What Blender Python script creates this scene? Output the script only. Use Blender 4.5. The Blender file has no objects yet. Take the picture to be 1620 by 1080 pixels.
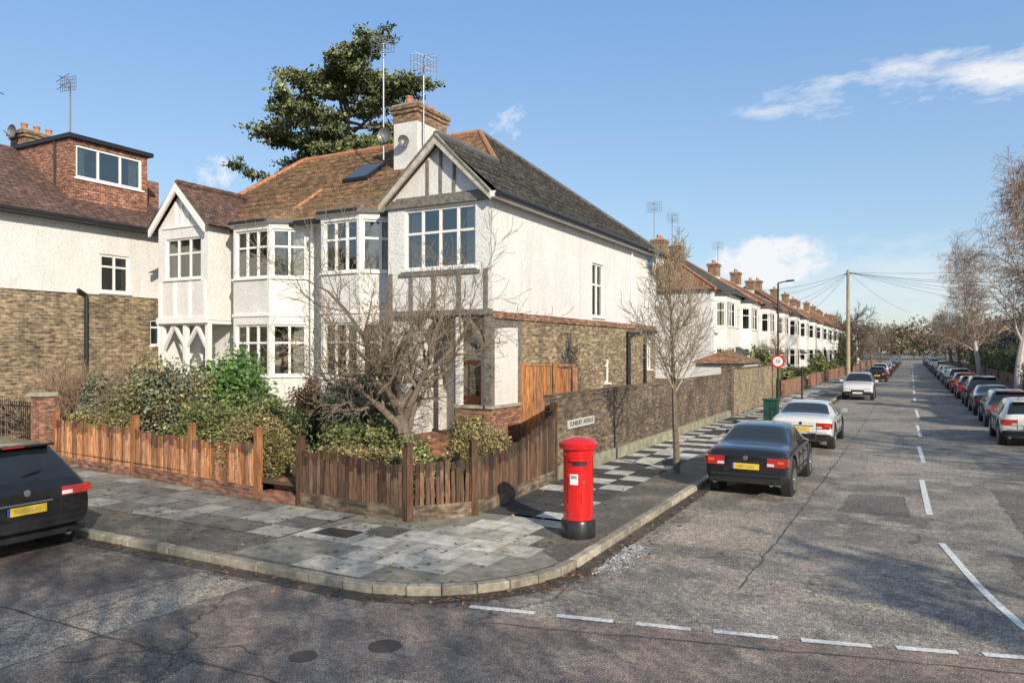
import bpy, math, random
import numpy as np
from mathutils import Vector, Matrix
R=random.Random(7)
Z=Vector((0,0,1))
sc=bpy.context.scene
COL=sc.collection
# ---------------------------------------------------------------- materials
MC={}
def newmat(name):
    m=bpy.data.materials.new(name); m.use_nodes=True
    nt=m.node_tree; b=nt.nodes['Principled BSDF']
    return m,nt,b
def N(nt,t,**k):
    n=nt.nodes.new(t)
    for a,v in k.items(): setattr(n,a,v)
    return n
def L(nt,a,b): nt.links.new(a,b)
def c4(c): return (c[0],c[1],c[2],1)
def setin(n,**k):
    for a,v in k.items(): n.inputs[a].default_value=v
def pos(nt,obj=False):
    if obj: return N(nt,'ShaderNodeTexCoord').outputs['Object']
    return N(nt,'ShaderNodeNewGeometry').outputs['Position']
def noise(nt,vec,scale,detail=4,rough=.6,sx=None):
    if sx:
        mp=N(nt,'ShaderNodeMapping'); mp.inputs['Scale'].default_value=sx; L(nt,vec,mp.inputs[0]); vec=mp.outputs[0]
    n=N(nt,'ShaderNodeTexNoise'); setin(n,Scale=scale,Detail=min(detail,5),Roughness=rough); L(nt,vec,n.inputs['Vector']); return n.outputs[0]
def ramp(nt,fac,stops,interp='LINEAR'):
    r=N(nt,'ShaderNodeValToRGB'); r.color_ramp.interpolation=interp
    e=r.color_ramp.elements
    while len(e)<len(stops): e.new(.5)
    for i,(p,c) in enumerate(stops):
        e[i].position=p; e[i].color=c4(c) if not isinstance(c,(int,float)) else (c,c,c,1)
    L(nt,fac,r.inputs[0]); return r.outputs[0]
def mix(nt,a,b,fac,mode='MIX'):
    m=N(nt,'ShaderNodeMix',data_type='RGBA',blend_type=mode)
    for s,v in ((m.inputs['Factor'],fac),(m.inputs['A'],a),(m.inputs['B'],b)):
        if isinstance(v,(int,float)): s.default_value=v
        elif isinstance(v,tuple): s.default_value=c4(v)
        else: L(nt,v,s)
    return m.outputs['Result']
def bump(nt,b,h,strength=.5,dist=.01):
    n=N(nt,'ShaderNodeBump'); setin(n,Strength=strength,Distance=dist); L(nt,h,n.inputs['Height']); L(nt,n.outputs[0],b.inputs['Normal'])
def sc3(c,k): return tuple(min(1,x*k) for x in c)
def P(name,col,rough=.8,var=.2,vs=2.0,bs=0,bst=.4,bd=.01,metal=0,coat=0,obj=False,spec=.5,sx=None):
    if name in MC: return MC[name]
    m,nt,b=newmat(name); p=pos(nt,obj)
    n=noise(nt,p,vs,5,.65,sx)
    c=mix(nt,sc3(col,1-var),sc3(col,1+var),ramp(nt,n,[(.3,0.),(.7,1.)]))
    L(nt,c,b.inputs['Base Color']); setin(b,Roughness=rough,Metallic=metal)
    b.inputs['Specular IOR Level'].default_value=spec
    if coat: b.inputs['Coat Weight'].default_value=coat; b.inputs['Coat Roughness'].default_value=.04
    if bs: bump(nt,b,noise(nt,p,bs,3,.6),bst,bd)
    MC[name]=m; return m
def brickm(name,c1,c2,mortar,bw=.225,rh=.075,ms=.009,grime=.35,tile=False,patch=None,bstr=.6):
    m,nt,b=newmat(name); g=pos(nt)
    s=N(nt,'ShaderNodeSeparateXYZ'); L(nt,g,s.inputs[0])
    a=N(nt,'ShaderNodeMath',operation='ADD'); L(nt,s.outputs[0],a.inputs[0]); L(nt,s.outputs[1],a.inputs[1])
    cb=N(nt,'ShaderNodeCombineXYZ'); L(nt,a.outputs[0],cb.inputs[0]); L(nt,s.outputs[2],cb.inputs[1])
    br=N(nt,'ShaderNodeTexBrick'); setin(br,Scale=1.0); br.inputs['Brick Width'].default_value=bw; br.inputs['Row Height'].default_value=rh
    br.inputs['Mortar Size'].default_value=ms; br.inputs['Mortar Smooth'].default_value=.2
    br.inputs['Color1'].default_value=c4(c1); br.inputs['Color2'].default_value=c4(c2); br.inputs['Mortar'].default_value=c4(mortar)
    L(nt,cb.outputs[0],br.inputs['Vector'])
    c=br.outputs['Color']
    n1=noise(nt,g,.9,5,.7); n2=noise(nt,cb.outputs[0],1,2,.5,(4.4,13,1))
    c=mix(nt,c,ramp(nt,n2,[(.3,.35),(.5,.95),(.7,1.7)]),.9,'MULTIPLY')
    c=mix(nt,c,ramp(nt,n1,[(.35,1-grime),(.65,1.1)]),1.,'MULTIPLY')
    if patch: c=mix(nt,c,patch,ramp(nt,noise(nt,g,2.2,5,.75),[(.5,0.),(.68,.75)]))
    L(nt,c,b.inputs['Base Color']); setin(b,Roughness=.88)
    h=N(nt,'ShaderNodeMath',operation='SUBTRACT'); L(nt,noise(nt,g,30,2),h.inputs[0]); L(nt,br.outputs['Fac'],h.inputs[1])
    bump(nt,b,h.outputs[0],bstr,.012)
    MC[name]=m; return m
def render_mat(name,col,dirt=.2):
    m,nt,b=newmat(name); g=pos(nt)
    n=noise(nt,g,.7,5,.7); st=noise(nt,g,1.2,5,.65,(2,2,.35))
    c=mix(nt,sc3(col,1-dirt),col,ramp(nt,n,[(.3,0.),(.55,1.)]))
    c=mix(nt,c,ramp(nt,st,[(.3,.84),(.5,1.)]),.7,'MULTIPLY')
    pb=noise(nt,g,17,3,.75)
    c=mix(nt,c,ramp(nt,pb,[(.32,.6),(.5,1.)]),.6,'MULTIPLY')
    L(nt,c,b.inputs['Base Color']); setin(b,Roughness=.9); bump(nt,b,pb,.8,.03)
    MC[name]=m; return m
def attrm(name,rough=.85,ns=12,amt=.5,bs=40,trans=0,bst=.4,sx=None,lo=.55,hi=1.3):
    m,nt,b=newmat(name); a=N(nt,'ShaderNodeAttribute'); a.attribute_name='Col'; g=pos(nt)
    c=mix(nt,a.outputs['Color'],ramp(nt,noise(nt,g,ns,5,.7,sx),[(.3,lo),(.7,hi)]),amt,'MULTIPLY')
    L(nt,c,b.inputs['Base Color']); setin(b,Roughness=rough)
    if bs: bump(nt,b,noise(nt,g,bs,3),bst,.01)
    MC[name]=m; return m
def asphalt(name,ca,cb,cc):
    m,nt,b=newmat(name); g=pos(nt)
    n1=noise(nt,g,.26,5,.68); n2=noise(nt,g,1.1,5,.72); n3=noise(nt,g,60,2,.6); n4=noise(nt,g,11,4,.7)
    c=mix(nt,ca,cb,ramp(nt,n1,[(.44,0.),(.55,1.)]))
    c=mix(nt,c,cc,ramp(nt,n2,[(.48,0.),(.64,1.)]))
    c=mix(nt,c,ramp(nt,n3,[(.3,.15),(.5,.95),(.68,2.6)]),.85,'MULTIPLY')
    c=mix(nt,c,ramp(nt,n4,[(.3,.45),(.7,1.45)]),.85,'MULTIPLY')
    nv=N(nt,'ShaderNodeVectorMath',operation='ADD'); 
    nn=N(nt,'ShaderNodeTexNoise'); setin(nn,Scale=1.2,Detail=4.); L(nt,g,nn.inputs['Vector'])
    L(nt,g,nv.inputs[0]); L(nt,nn.outputs['Color'],nv.inputs[1])
    v=N(nt,'ShaderNodeTexVoronoi',feature='DISTANCE_TO_EDGE'); setin(v,Scale=.42); L(nt,nv.outputs[0],v.inputs['Vector'])
    cr=ramp(nt,v.outputs[0],[(.003,0.),(.010,1.)])
    msk=ramp(nt,noise(nt,g,.35,2),[(.52,1.),(.58,0.)])
    crk=mix(nt,cr,(1,1,1),msk)
    c=mix(nt,c,mix(nt,(.4,.4,.4),(1,1,1),crk),1.,'MULTIPLY')
    L(nt,c,b.inputs['Base Color']); setin(b,Roughness=.82); bump(nt,b,n3,.6,.008)
    MC[name]=m; return m
def glassm():
    m=bpy.data.materials.new('window_glass'); m.use_nodes=True; nt=m.node_tree; nt.nodes.clear()
    o=N(nt,'ShaderNodeOutputMaterial'); t=N(nt,'ShaderNodeBsdfTransparent'); t.inputs[0].default_value=(.78,.82,.8,1)
    gl=N(nt,'ShaderNodeBsdfGlossy'); gl.inputs['Roughness'].default_value=.03; gl.inputs[0].default_value=(.85,.88,.84,1)
    g=pos(nt); bp=N(nt,'ShaderNodeBump'); setin(bp,Strength=.2,Distance=.06); L(nt,noise(nt,g,1.7,1),bp.inputs['Height']); L(nt,bp.outputs[0],gl.inputs['Normal'])
    f=N(nt,'ShaderNodeFresnel'); f.inputs[0].default_value=1.5
    a=N(nt,'ShaderNodeMath',operation='ADD'); L(nt,f.outputs[0],a.inputs[0]); a.inputs[1].default_value=.18
    mx=N(nt,'ShaderNodeMixShader'); L(nt,a.outputs[0],mx.inputs[0]); L(nt,t.outputs[0],mx.inputs[1]); L(nt,gl.outputs[0],mx.inputs[2]); L(nt,mx.outputs[0],o.inputs[0])
    return m
GLASS=glassm()
WHITE=render_mat('white_pebbledash',(.79,.775,.75),.10)
WHITE2=render_mat('white_smooth_render',(.79,.77,.74),.16)
BRY=brickm('stock_brick_yellow',(.46,.34,.18),(.19,.135,.085),(.36,.31,.24),patch=(.11,.085,.06))
BRD=brickm('garden_wall_brick',(.28,.195,.12),(.115,.085,.06),(.22,.19,.15),patch=(.06,.052,.042),grime=.55)
BRR=brickm('red_brick',(.40,.17,.09),(.24,.10,.06),(.30,.26,.22))
BRC=brickm('chimney_brick',(.40,.23,.12),(.24,.14,.08),(.28,.25,.2))
TILB=brickm('clay_tile_brown',(.40,.23,.12),(.22,.125,.07),(.06,.04,.03),.19,.085,.009,.45,patch=(.26,.21,.09))
TILO=brickm('clay_tile_orange',(.46,.23,.12),(.32,.16,.09),(.10,.05,.03),.19,.085,.009,.35,patch=(.24,.16,.08))
TILD=brickm('weathered_tile_dark',(.105,.096,.084),(.055,.052,.048),(.02,.02,.02),.19,.085,.009,.4,patch=(.16,.14,.095))
TILP=brickm('clay_tile_purple',(.21,.115,.088),(.12,.072,.058),(.04,.03,.03),.19,.085,.009,.35)
TILH=brickm('hung_tile',(.42,.21,.14),(.30,.15,.105),(.12,.06,.04),.17,.1,.009,.25)
RIDGE=P('ridge_tile',(.42,.19,.10),.8,.3,6,30)
FRAME=P('white_paint',(.82,.81,.78),.45,.05,3)
TIMB=P('grey_timber',(.18,.165,.14),.8,.5,9,60)
BARGE=P('barge_board',(.48,.44,.36),.7,.35,6,40)
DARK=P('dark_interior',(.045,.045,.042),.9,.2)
CURT=P('curtain',(.66,.61,.50),.9,.25,9,sx=(6,6,.3))
BLK=P('black_metal',(.02,.021,.022),.45,.2)
DOORM=P('door_red_brown',(.38,.12,.045),.4,.15,4)
LEAD=P('lead_grey',(.12,.12,.12),.6,.2)
ALU=P('aerial_metal',(.20,.20,.21),.45,.1,metal=.4)
POT=P('terracotta',(.42,.18,.10),.8,.2)
CONC=P('concrete',(.36,.34,.29),.9,.3,5,60)
WOOD=attrm('fence_wood',.85,3.5,.95,50,sx=(7,7,.9),lo=.22,hi=1.75)
SLAB=attrm('paving_slab',.85,5,.9,60,lo=.45,hi=1.35)
LEAF=attrm('leaf',.6,3,.45,0)
BARK=P('bark',(.16,.13,.095),.9,.4,14,40,.6)
TWIG=P('twig_bark',(.21,.165,.115),.9,.3,10)
BIRCH=P('birch_bark',(.50,.45,.40),.8,.45,5,20,sx=(1,1,4))
BTWIG=P('birch_twig',(.30,.22,.17),.9,.3,6)
ASPF=asphalt('asphalt_front',(.25,.19,.155),(.15,.122,.105),(.34,.27,.215))
ASPS=asphalt('asphalt_side',(.27,.235,.195),(.165,.147,.128),(.36,.31,.25))
TARM=asphalt('footway_tarmac',(.14,.12,.095),(.11,.10,.085),(.23,.20,.15))
PAINT=P('road_paint',(.78,.76,.70),.7,.4,22,60)
SOIL=P('soil',(.11,.08,.05),.95,.4,5,20,.8,.03)
GRND=P('ground_soil_grass',(.09,.10,.055),.95,.3,.3)
KERB=attrm('kerb_stone',.85,6,.8,40,lo=.4)
# ---------------------------------------------------------------- mesh builder
class MB:
    def __init__(s): s.v=[];s.f=[];s.m=[];s.mats=[];s.cols=None
    def mi(s,mat):
        if mat not in s.mats: s.mats.append(mat)
        return s.mats.index(mat)
    def face(s,pts,mat,col=None):
        b=len(s.v); s.v+= [tuple(p) for p in pts]; s.f.append(tuple(range(b,b+len(pts)))); s.m.append(s.mi(mat)); s._c(len(pts),col)
    def _c(s,n,col):
        if col is not None and s.cols is None: s.cols=[(0.5,.5,.5)]*(len(s.v)-n)
        if s.cols is not None: s.cols+=[col or (.5,.5,.5)]*n
    def hexa(s,p,mat,col=None):
        b=len(s.v); s.v+=[tuple(q) for q in p]
        for q in ((0,3,2,1),(4,5,6,7),(0,1,5,4),(1,2,6,5),(2,3,7,6),(3,0,4,7)):
            s.f.append(tuple(b+i for i in q)); s.m.append(s.mi(mat))
        s._c(8,col)
    def box(s,x0,x1,y0,y1,z0,z1,mat,col=None):
        s.hexa([(x0,y0,z0),(x1,y0,z0),(x1,y1,z0),(x0,y1,z0),(x0,y0,z1),(x1,y0,z1),(x1,y1,z1),(x0,y1,z1)],mat,col)
    def obox(s,F,a0,a1,b0,b1,c0,c1,mat,col=None):
        q=lambda a,b,c:F.pt(a,b,c)
        s.hexa([q(a0,b0,c0),q(a0,b0,c1),q(a1,b0,c1),q(a1,b0,c0),q(a0,b1,c0),q(a0,b1,c1),q(a1,b1,c1),q(a1,b1,c0)][::1],mat,col)
    def tube(s,p0,p1,r0,r1,n,mat,cap=True,col=None):
        p0=Vector(p0);p1=Vector(p1);d=(p1-p0)
        if d.length<1e-6: return
        d.normalize(); a=d.orthogonal(); b=d.cross(a); k=len(s.v)
        for p,r in((p0,r0),(p1,r1)):
            for i in range(n):
                t=2*math.pi*i/n; s.v.append(tuple(p+(a*math.cos(t)+b*math.sin(t))*r))
        mi=s.mi(mat)
        for i in range(n):
            j=(i+1)%n; s.f.append((k+i,k+j,k+n+j,k+n+i)); s.m.append(mi)
        if cap and n>3:
            s.f.append(tuple(k+i for i in range(n))[::-1]); s.m.append(mi)
            s.f.append(tuple(k+n+i for i in range(n))); s.m.append(mi)
        s._c(2*n,col)
    def lathe(s,cx,cy,prof,n,mat):
        k=len(s.v); mi=s.mi(mat)
        for r,z in prof:
            for i in range(n):
                t=2*math.pi*i/n; s.v.append((cx+r*math.cos(t),cy+r*math.sin(t),z))
        for a in range(len(prof)-1):
            for i in range(n):
                j=(i+1)%n; s.f.append((k+a*n+i,k+a*n+j,k+(a+1)*n+j,k+(a+1)*n+i)); s.m.append(mi)
        s.f.append(tuple(k+(len(prof)-1)*n+i for i in range(n))); s.m.append(mi)
        s._c(len(prof)*n,None)
    def build(s,name,parent=None,smooth=False,bevel=0):
        me=bpy.data.meshes.new(name); me.from_pydata(s.v,[],s.f)
        for m in s.mats: me.materials.append(m)
        me.polygons.foreach_set('material_index',s.m)
        if s.cols is not None:
            a=me.color_attributes.new('Col','FLOAT_COLOR','POINT')
            arr=np.ones((len(s.v),4),dtype=np.float32); arr[:,:3]=np.array(s.cols); a.data.foreach_set('color',arr.ravel())
        if smooth:
            me.polygons.foreach_set('use_smooth',[True]*len(s.f)); me.set_sharp_from_angle(angle=math.radians(35))
        me.update(); ob=bpy.data.objects.new(name,me); COL.objects.link(ob)
        if bevel:
            md=ob.modifiers.new('bev','BEVEL'); md.width=bevel; md.segments=2; md.limit_method='ANGLE'
        if parent: ob.parent=parent
        return ob
class Fr:
    def __init__(s,o,u):
        s.o=Vector((o[0],o[1],0)); s.u=Vector((u[0],u[1],0)).normalized(); s.n=s.u.cross(Z)
    def pt(s,a,b,c): return s.o+s.u*a+Z*b+s.n*c
def empty(name,loc=(0,0,0)):
    e=bpy.data.objects.new(name,None); e.location=loc; COL.objects.link(e); return e
def wall(mb,F,a0,a1,z0,z1,ops,mat,rev=.14,revmat=None):
    xs=sorted(set([a0,a1]+[v for o in ops for v in o[:2]])); zs=sorted(set([z0,z1]+[v for o in ops for v in o[2:4]]))
    for i in range(len(xs)-1):
        for j in range(len(zs)-1):
            xm=(xs[i]+xs[i+1])/2; zm=(zs[j]+zs[j+1])/2
            if any(o[0]<xm<o[1] and o[2]<zm<o[3] for o in ops): continue
            mb.face([F.pt(xs[i],zs[j],0),F.pt(xs[i+1],zs[j],0),F.pt(xs[i+1],zs[j+1],0),F.pt(xs[i],zs[j+1],0)],mat)
    for o in ops:
        a,b,c,d=o[:4]; rm=revmat or mat
        q=[(a,c),(b,c),(b,d),(a,d)]
        for k in range(4):
            p,r=q[k],q[(k+1)%4]
            mb.face([F.pt(p[0],p[1],0),F.pt(p[0],p[1],-rev),F.pt(r[0],r[1],-rev),F.pt(r[0],r[1],0)],rm)
def window(mw,F,a0,a1,z0,z1,cols=3,tr=.62,curt=True,fw=.055,c=-.05,back=.7,sub=False):
    mw.obox(F,a0,a1,z0,z0+fw,c-.07,c,FRAME); mw.obox(F,a0,a1,z1-fw,z1,c-.07,c,FRAME)
    mw.obox(F,a0,a0+fw,z0+fw,z1-fw,c-.07,c,FRAME); mw.obox(F,a1-fw,a1,z0+fw,z1-fw,c-.07,c,FRAME)
    zt=z0+(z1-z0)*tr; w=(a1-a0)/cols
    for i in range(1,cols):
        mw.obox(F,a0+w*i-.035,a0+w*i+.035,z0+fw,z1-fw,c-.065,c-.004,FRAME)
    if tr<1:
        for i in range(cols):
            l=a0+w*i+(.035 if i else fw); r=a0+w*(i+1)-(.035 if i<cols-1 else fw)
            mw.obox(F,l,r,zt-.03,zt+.03,c-.062,c-.007,FRAME)
            if sub:
                mw.obox(F,(l+r)/2-.012,(l+r)/2+.012,zt+.03,z1-fw,c-.05,c-.02,FRAME)
    mw.face([F.pt(a0+.01,z0+.01,c-.04),F.pt(a1-.01,z0+.01,c-.04),F.pt(a1-.01,z1-.01,c-.04),F.pt(a0+.01,z1-.01,c-.04)],GLASS)
    mw.obox(F,a0-.05,a1+.05,z0-.06,z0-.002,-.05,.06,FRAME)
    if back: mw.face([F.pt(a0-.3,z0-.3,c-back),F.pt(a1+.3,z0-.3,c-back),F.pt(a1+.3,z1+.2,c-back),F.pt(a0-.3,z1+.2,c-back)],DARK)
    if curt:
        W=a1-a0
        for (s,e) in ((a0,a0+W*.17),(a1-W*.17,a1)):
            n=8
            for i in range(n):
                x0=s+(e-s)*i/n; x1=s+(e-s)*(i+1)/n; d0=-.2-(.03 if i%2 else 0); d1=-.2-(0 if i%2 else .03)
                mw.face([F.pt(x0,z0,d0),F.pt(x1,z0,d1),F.pt(x1,z1,d1),F.pt(x0,z1,d0)],CURT)
# ---------------------------------------------------------------- foliage
def leafmesh(name,cent,sig,per,size,cols,seed=0,parent=None,core=None,flat=0,mat=None):
    rg=np.random.default_rng(seed); cent=np.asarray(cent,float); n=len(cent)*per
    c=np.repeat(cent,per,0)+rg.normal(size=(n,3))*np.asarray(sig)
    cc=np.array(cols)[rg.integers(0,len(cols),len(cent))]*rg.uniform(.55,1.45,(len(cent),1))
    lc=np.repeat(cc,per,0)*rg.uniform(.6,1.45,(n,1))
    a=rg.normal(size=(n,3)); a[:,2]*=(1-flat); a/=np.linalg.norm(a,axis=1)[:,None]
    b=rg.normal(size=(n,3)); b[:,2]*=(1-flat); b-= (b*a).sum(1)[:,None]*a; b/=np.linalg.norm(b,axis=1)[:,None]
    s=size*rg.uniform(.6,1.4,(n,1)); a*=s; b*=s*.55
    v=np.stack([c-a,c-b*1.0,c+a,c+b],1).reshape(-1,3)
    f=np.arange(n*4).reshape(-1,4)
    me=bpy.data.meshes.new(name); me.vertices.add(n*4); me.vertices.foreach_set('co',v.ravel())
    me.loops.add(n*4); me.loops.foreach_set('vertex_index',f.ravel()); me.polygons.add(n)
    me.polygons.foreach_set('loop_start',np.arange(0,n*4,4)); me.polygons.foreach_set('loop_total',np.full(n,4))
    me.update(); at=me.color_attributes.new('Col','FLOAT_COLOR','POINT')
    arr=np.ones((n*4,4),dtype=np.float32); arr[:,:3]=np.clip(np.repeat(lc,4,0),0,1); at.data.foreach_set('color',arr.ravel())
    me.materials.append(mat or LEAF); ob=bpy.data.objects.new(name,me); COL.objects.link(ob)
    if parent: ob.parent=parent
    return ob
def br(cols,k): return [tuple(x*k for x in c) for c in cols]
GREEN=br([(.095,.115,.035),(.125,.14,.045),(.075,.095,.032),(.17,.16,.06)],1.4)
DGREEN=br([(.04,.065,.025),(.06,.09,.032),(.08,.11,.04)],1.4)
OLIVE=br([(.17,.14,.055),(.13,.12,.045),(.22,.165,.08),(.11,.10,.04)],1.45)
BLUEG=br([(.10,.125,.075),(.14,.165,.10),(.07,.10,.06),(.21,.225,.155)],1.35)
VARI=br([(.14,.17,.05),(.11,.13,.04),(.28,.27,.15),(.07,.09,.03)],1.4)
def bush(name,x,y,z,rx,ry,rz,cols,n=260,per=22,size=.045,seed=1,lump=.18,box=False):
    rg=np.random.default_rng(seed); d=rg.normal(size=(n,3)); d/=np.linalg.norm(d,axis=1)[:,None]
    if box: d=d/np.abs(d).max(1)[:,None]**.75
    k=rg.uniform(.62,1.0,(n,1)); k*=1+lump*np.sin(d[:,:1]*5+seed)*np.cos(d[:,1:2]*4+seed*2)+rg.normal(size=(n,1))*lump*.45
    cent=np.array([x,y,z])+d*k*np.array([rx,ry,rz]); cent[:,2]=np.maximum(cent[:,2],.35)
    e=empty(name)
    leafmesh('leaves',cent,[rx*.08+.02,ry*.08+.02,rz*.08+.02],per,size,cols,seed,e)
    mb=MB(); cm=P('bush_core',(.03,.032,.018),1,.3)  # dark solid ellipsoid added inside the leaves to block the view through
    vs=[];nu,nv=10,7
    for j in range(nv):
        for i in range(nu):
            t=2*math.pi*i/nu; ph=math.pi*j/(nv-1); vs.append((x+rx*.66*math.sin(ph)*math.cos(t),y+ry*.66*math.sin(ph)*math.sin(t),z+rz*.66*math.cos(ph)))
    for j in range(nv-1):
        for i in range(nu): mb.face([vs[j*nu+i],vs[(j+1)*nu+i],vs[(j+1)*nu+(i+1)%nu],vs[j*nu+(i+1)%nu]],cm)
    mb.build('opaque_core',e)
def grow(segs,p,d,Ln,r,lev,rg,pr):
    n=pr['seg'][lev]; pts=[(p.copy(),r)]; dd=d.normalized(); wb=pr['wob'] if lev or 'w0' not in pr else pr['w0']
    for i in range(n):
        dd=(dd+Vector((rg.gauss(0,1),rg.gauss(0,1),rg.gauss(0,1)))*wb+Z*pr['trop'][lev]).normalized()
        p=p+dd*(Ln/n); r1=r*(1-(i+1)/n*pr['tap'][lev]); segs.append((pts[-1][0],p,pts[-1][1],max(r1,pr['rmin']),lev)); pts.append((p.copy(),max(r1,pr['rmin'])))
    if lev+1>=len(pr['seg']): return
    nc=pr['nch'][lev]
    for k in range(nc):
        t=pr['start'][lev]+(1-pr['start'][lev])*(k+rg.random())/nc
        f=t*n; i=min(int(f),n-1); q=pts[i][0].lerp(pts[i+1][0],f-i); rr=pts[i][1]*(1-(f-i))+pts[i+1][1]*(f-i)
        ax=(pts[i+1][0]-pts[i][0]).normalized(); o=ax.orthogonal().normalized(); az=2.4*k+rg.random()*1.2+pr.get('az',0)
        o=Matrix.Rotation(az,3,ax)@o; an=math.radians(pr['ang'][lev]+rg.gauss(0,9))
        nd=ax*math.cos(an)+o*math.sin(an)
        sh=(1-pr.get('sh',.35)*t if lev==0 else 1)
        grow(segs,q,nd,Ln*pr['rat'][lev]*rg.uniform(.65,1.15)*sh,min(rr*.75,pr['rr'][lev]*rr),lev+1,rg,pr)
def treemesh(name,segs,parent,bm,tm,thr=.02,matlev=2):
    mb=MB()
    for a,b,r0,r1,lv in segs:
        n=8 if r0>.05 else (5 if r0>.015 else 3)
        mb.tube(a,b,r0,r1,n,bm if lv<matlev else tm,cap=False)
    return mb.build(name,parent,smooth=True)
def tree(name,x,y,z,h,pr,seed,bm=BARK,tm=TWIG,r=.1,lean=(0,0),matlev=2):
    rg=random.Random(seed); segs=[]
    grow(segs,Vector((0,0,0)),Vector((lean[0],lean[1],1)),h,r,0,rg,pr)
    e=empty(name,(x,y,z)); o=treemesh('trunk_and_branches',segs,e,bm,tm,matlev=matlev); return e,o,segs
# ---------------------------------------------------------------- ground, roads, pavement
mb=MB(); mb.face([(-900,-400,-.03),(900,-400,-.03),(900,1500,-.03),(-900,1500,-.03)],GRND); mb.build('ground')
mb=MB(); mb.face([(-90,-9,0),(90,-9,0),(90,9.6,0),(-90,9.6,0)],ASPF); mb.build('front_road')
mb=MB(); mb.face([(-4.4,7.3,.004),(1.3,8.75,.004),(4.6,9.2,.004),(4.6,520,.004),(-4.4,520,.004)],ASPS); mb.build('side_road')
arc=[(-6.3+2.25*math.cos(t),9.4+2.25*math.sin(t)) for t in [math.radians(-90+90*i/16) for i in range(17)]]
outer=[(-90,7.15)]+arc+[(-4.05,400)]
mb=MB(); mb.face([(x,y,.1) for x,y in outer]+[(-90,400,.1)],TARM)
mb.face([(4.5,9.5,.1),(60,9.5,.1),(60,400,.1),(4.5,400,.1)],TARM); mb.face([(4.5,9.5,0),(4.5,9.5,.1),(4.5,400,.1),(4.5,400,0)],CONC)
mb.build('pavement')
mb=MB(); path=[]
x=-40
while x<-6.3: path.append((x,7.15)); x+=.92
path+=arc[::2]
y=10.3
while y<140: path.append((-4.05,y)); y+=.92
def offs(pts,i,d):
    a=Vector(pts[max(i-1,0)]);b=Vector(pts[min(i+1,len(pts)-1)]); t=(b-a).normalized(); return Vector(pts[i])+Vector((-t.y,t.x))*d
for i in range(len(path)-1):
    g=R.uniform(.65,1.25); col=(.42*g,.37*g,.285*g)
    p=[offs(path,i,-.004),offs(path,i+1,-.004),offs(path,i+1,.15),offs(path,i,.15)]
    dv=(p[1]-p[0]).normalized()*.005; p=[p[0]+dv,p[1]-dv,p[2]-dv,p[3]+dv]; zt=.118+R.uniform(-.004,.004)
    mb.hexa([(q.x,q.y,-.01) for q in p]+[(q.x,q.y,zt) for q in p],KERB,col)
    q=[offs(path,i,-.26),offs(path,i+1,-.26),offs(path,i+1,-.006),offs(path,i,-.006)]
    g=R.uniform(.7,1.1); mb.face([(k.x,k.y,.0085) for k in q],KERB,(.11*g,.095*g,.078*g))
y=9.5
while y<140: mb.box(4.49,4.64,y,y+.9,0,.118,KERB,(.3,.28,.24)); y+=.92
mb.build('kerb',bevel=.02)
mb=MB()
def inside_fence(x,y):
    yf=10.22 if x>-11 else 10.22+( -11-x)*.115
    if x<-7.4: return y>yf
    if x<-6.75: return y>10.22+(x+7.5)*1.25
    return x<-6.9 and y>11
def slab(x0,x1,y0,y1,col,z=.108,g=.008):
    j=lambda: R.uniform(-.004,.004)
    mb.face([(x0+g+j(),y0+g+j(),z),(x1-g+j(),y0+g+j(),z),(x1-g+j(),y1-g+j(),z),(x0+g+j(),y1-g+j(),z)],SLAB,col)
def inpave(x,y,m=.18):
    if x>-4.05-m or y<7.15+m: return False
    if x>-6.3 and y<9.4: return math.hypot(x+6.3,y-9.4)<2.25-m
    return True
x=-40
while x<-8.7:
    w=R.choice([.6,.75,.9]); w=min(w,-8.62-x)
    if w<.1: break
    yf=10.2 if x>-11 else 10.2+(-11-x)*.115
    yy=8.35
    while yy<yf-.25:
        y2=min(yy+.62,yf+.0)
        k=R.random(); g=.17+.14*k if R.random()<.7 else .40; slab(x,x+w,yy,y2,(g,g*.95,g*.84)); yy=y2
    x+=w
yy=7.35; row=0
while yy<11.4:
    x=-8.6+(row%2)*.3
    while x<-4.3:
        w=.6; ok=all(inpave(a,b) and not inside_fence(a,b) for a in(x,x+w) for b in(yy,yy+.6))
        far=x>-5.35 and yy>9.6
        if ok and not far and not(x<-7.6 and yy<8.3) :
            g=R.uniform(.42,.68)
            if R.random()<.1: g=.15
            slab(x,x+w,yy,yy+.6,(g,g*.93,g*.79))
        x+=w
    yy+=.6; row+=1
y=11.4; row=0
while y<110:
    d=.62
    xs=[-6.93,-6.4,-5.8,-5.2]
    for i in range(3):
        dk=(R.random()<.22) != ((row+ (i>0))%2==0)
        g=R.uniform(.05,.085) if dk else R.uniform(.5,.68)
        slab(xs[i],xs[i+1],y,y+d,(g,g*.97,g*(.93 if dk else .86)))
    y+=d; row+=1
mb.face([(-8.6,7.4,.1035),(-6.3,7.4,.1035)]+[(-6.3+2.05*math.cos(math.radians(a)),9.4+2.05*math.sin(math.radians(a)),.1035) for a in range(-85,1,10)]+[(-4.7,9.6,.1035),(-5.3,9.8,.1035),(-5.3,11.4,.1035),(-6.8,11.4,.1035),(-7.5,10.2,.1035),(-8.6,10.2,.1035)],SLAB,(.28,.26,.21))
mb.build('paving_slabs')
IRON=P('iron',(.035,.03,.027),.6,.3)
mb=MB(); mb.box(-8.42,-7.62,8.76,9.26,.1,.113,CONC)
mb.box(-8.37,-7.67,8.80,9.22,.113,.117,IRON)
for i in range(9): mb.box(-8.35+i*.074,-8.31+i*.074,8.83,9.19,.117,.122,P('iron_rib',(.075,.06,.05),.6,.3))
mb.build('manhole_cover')
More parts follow.
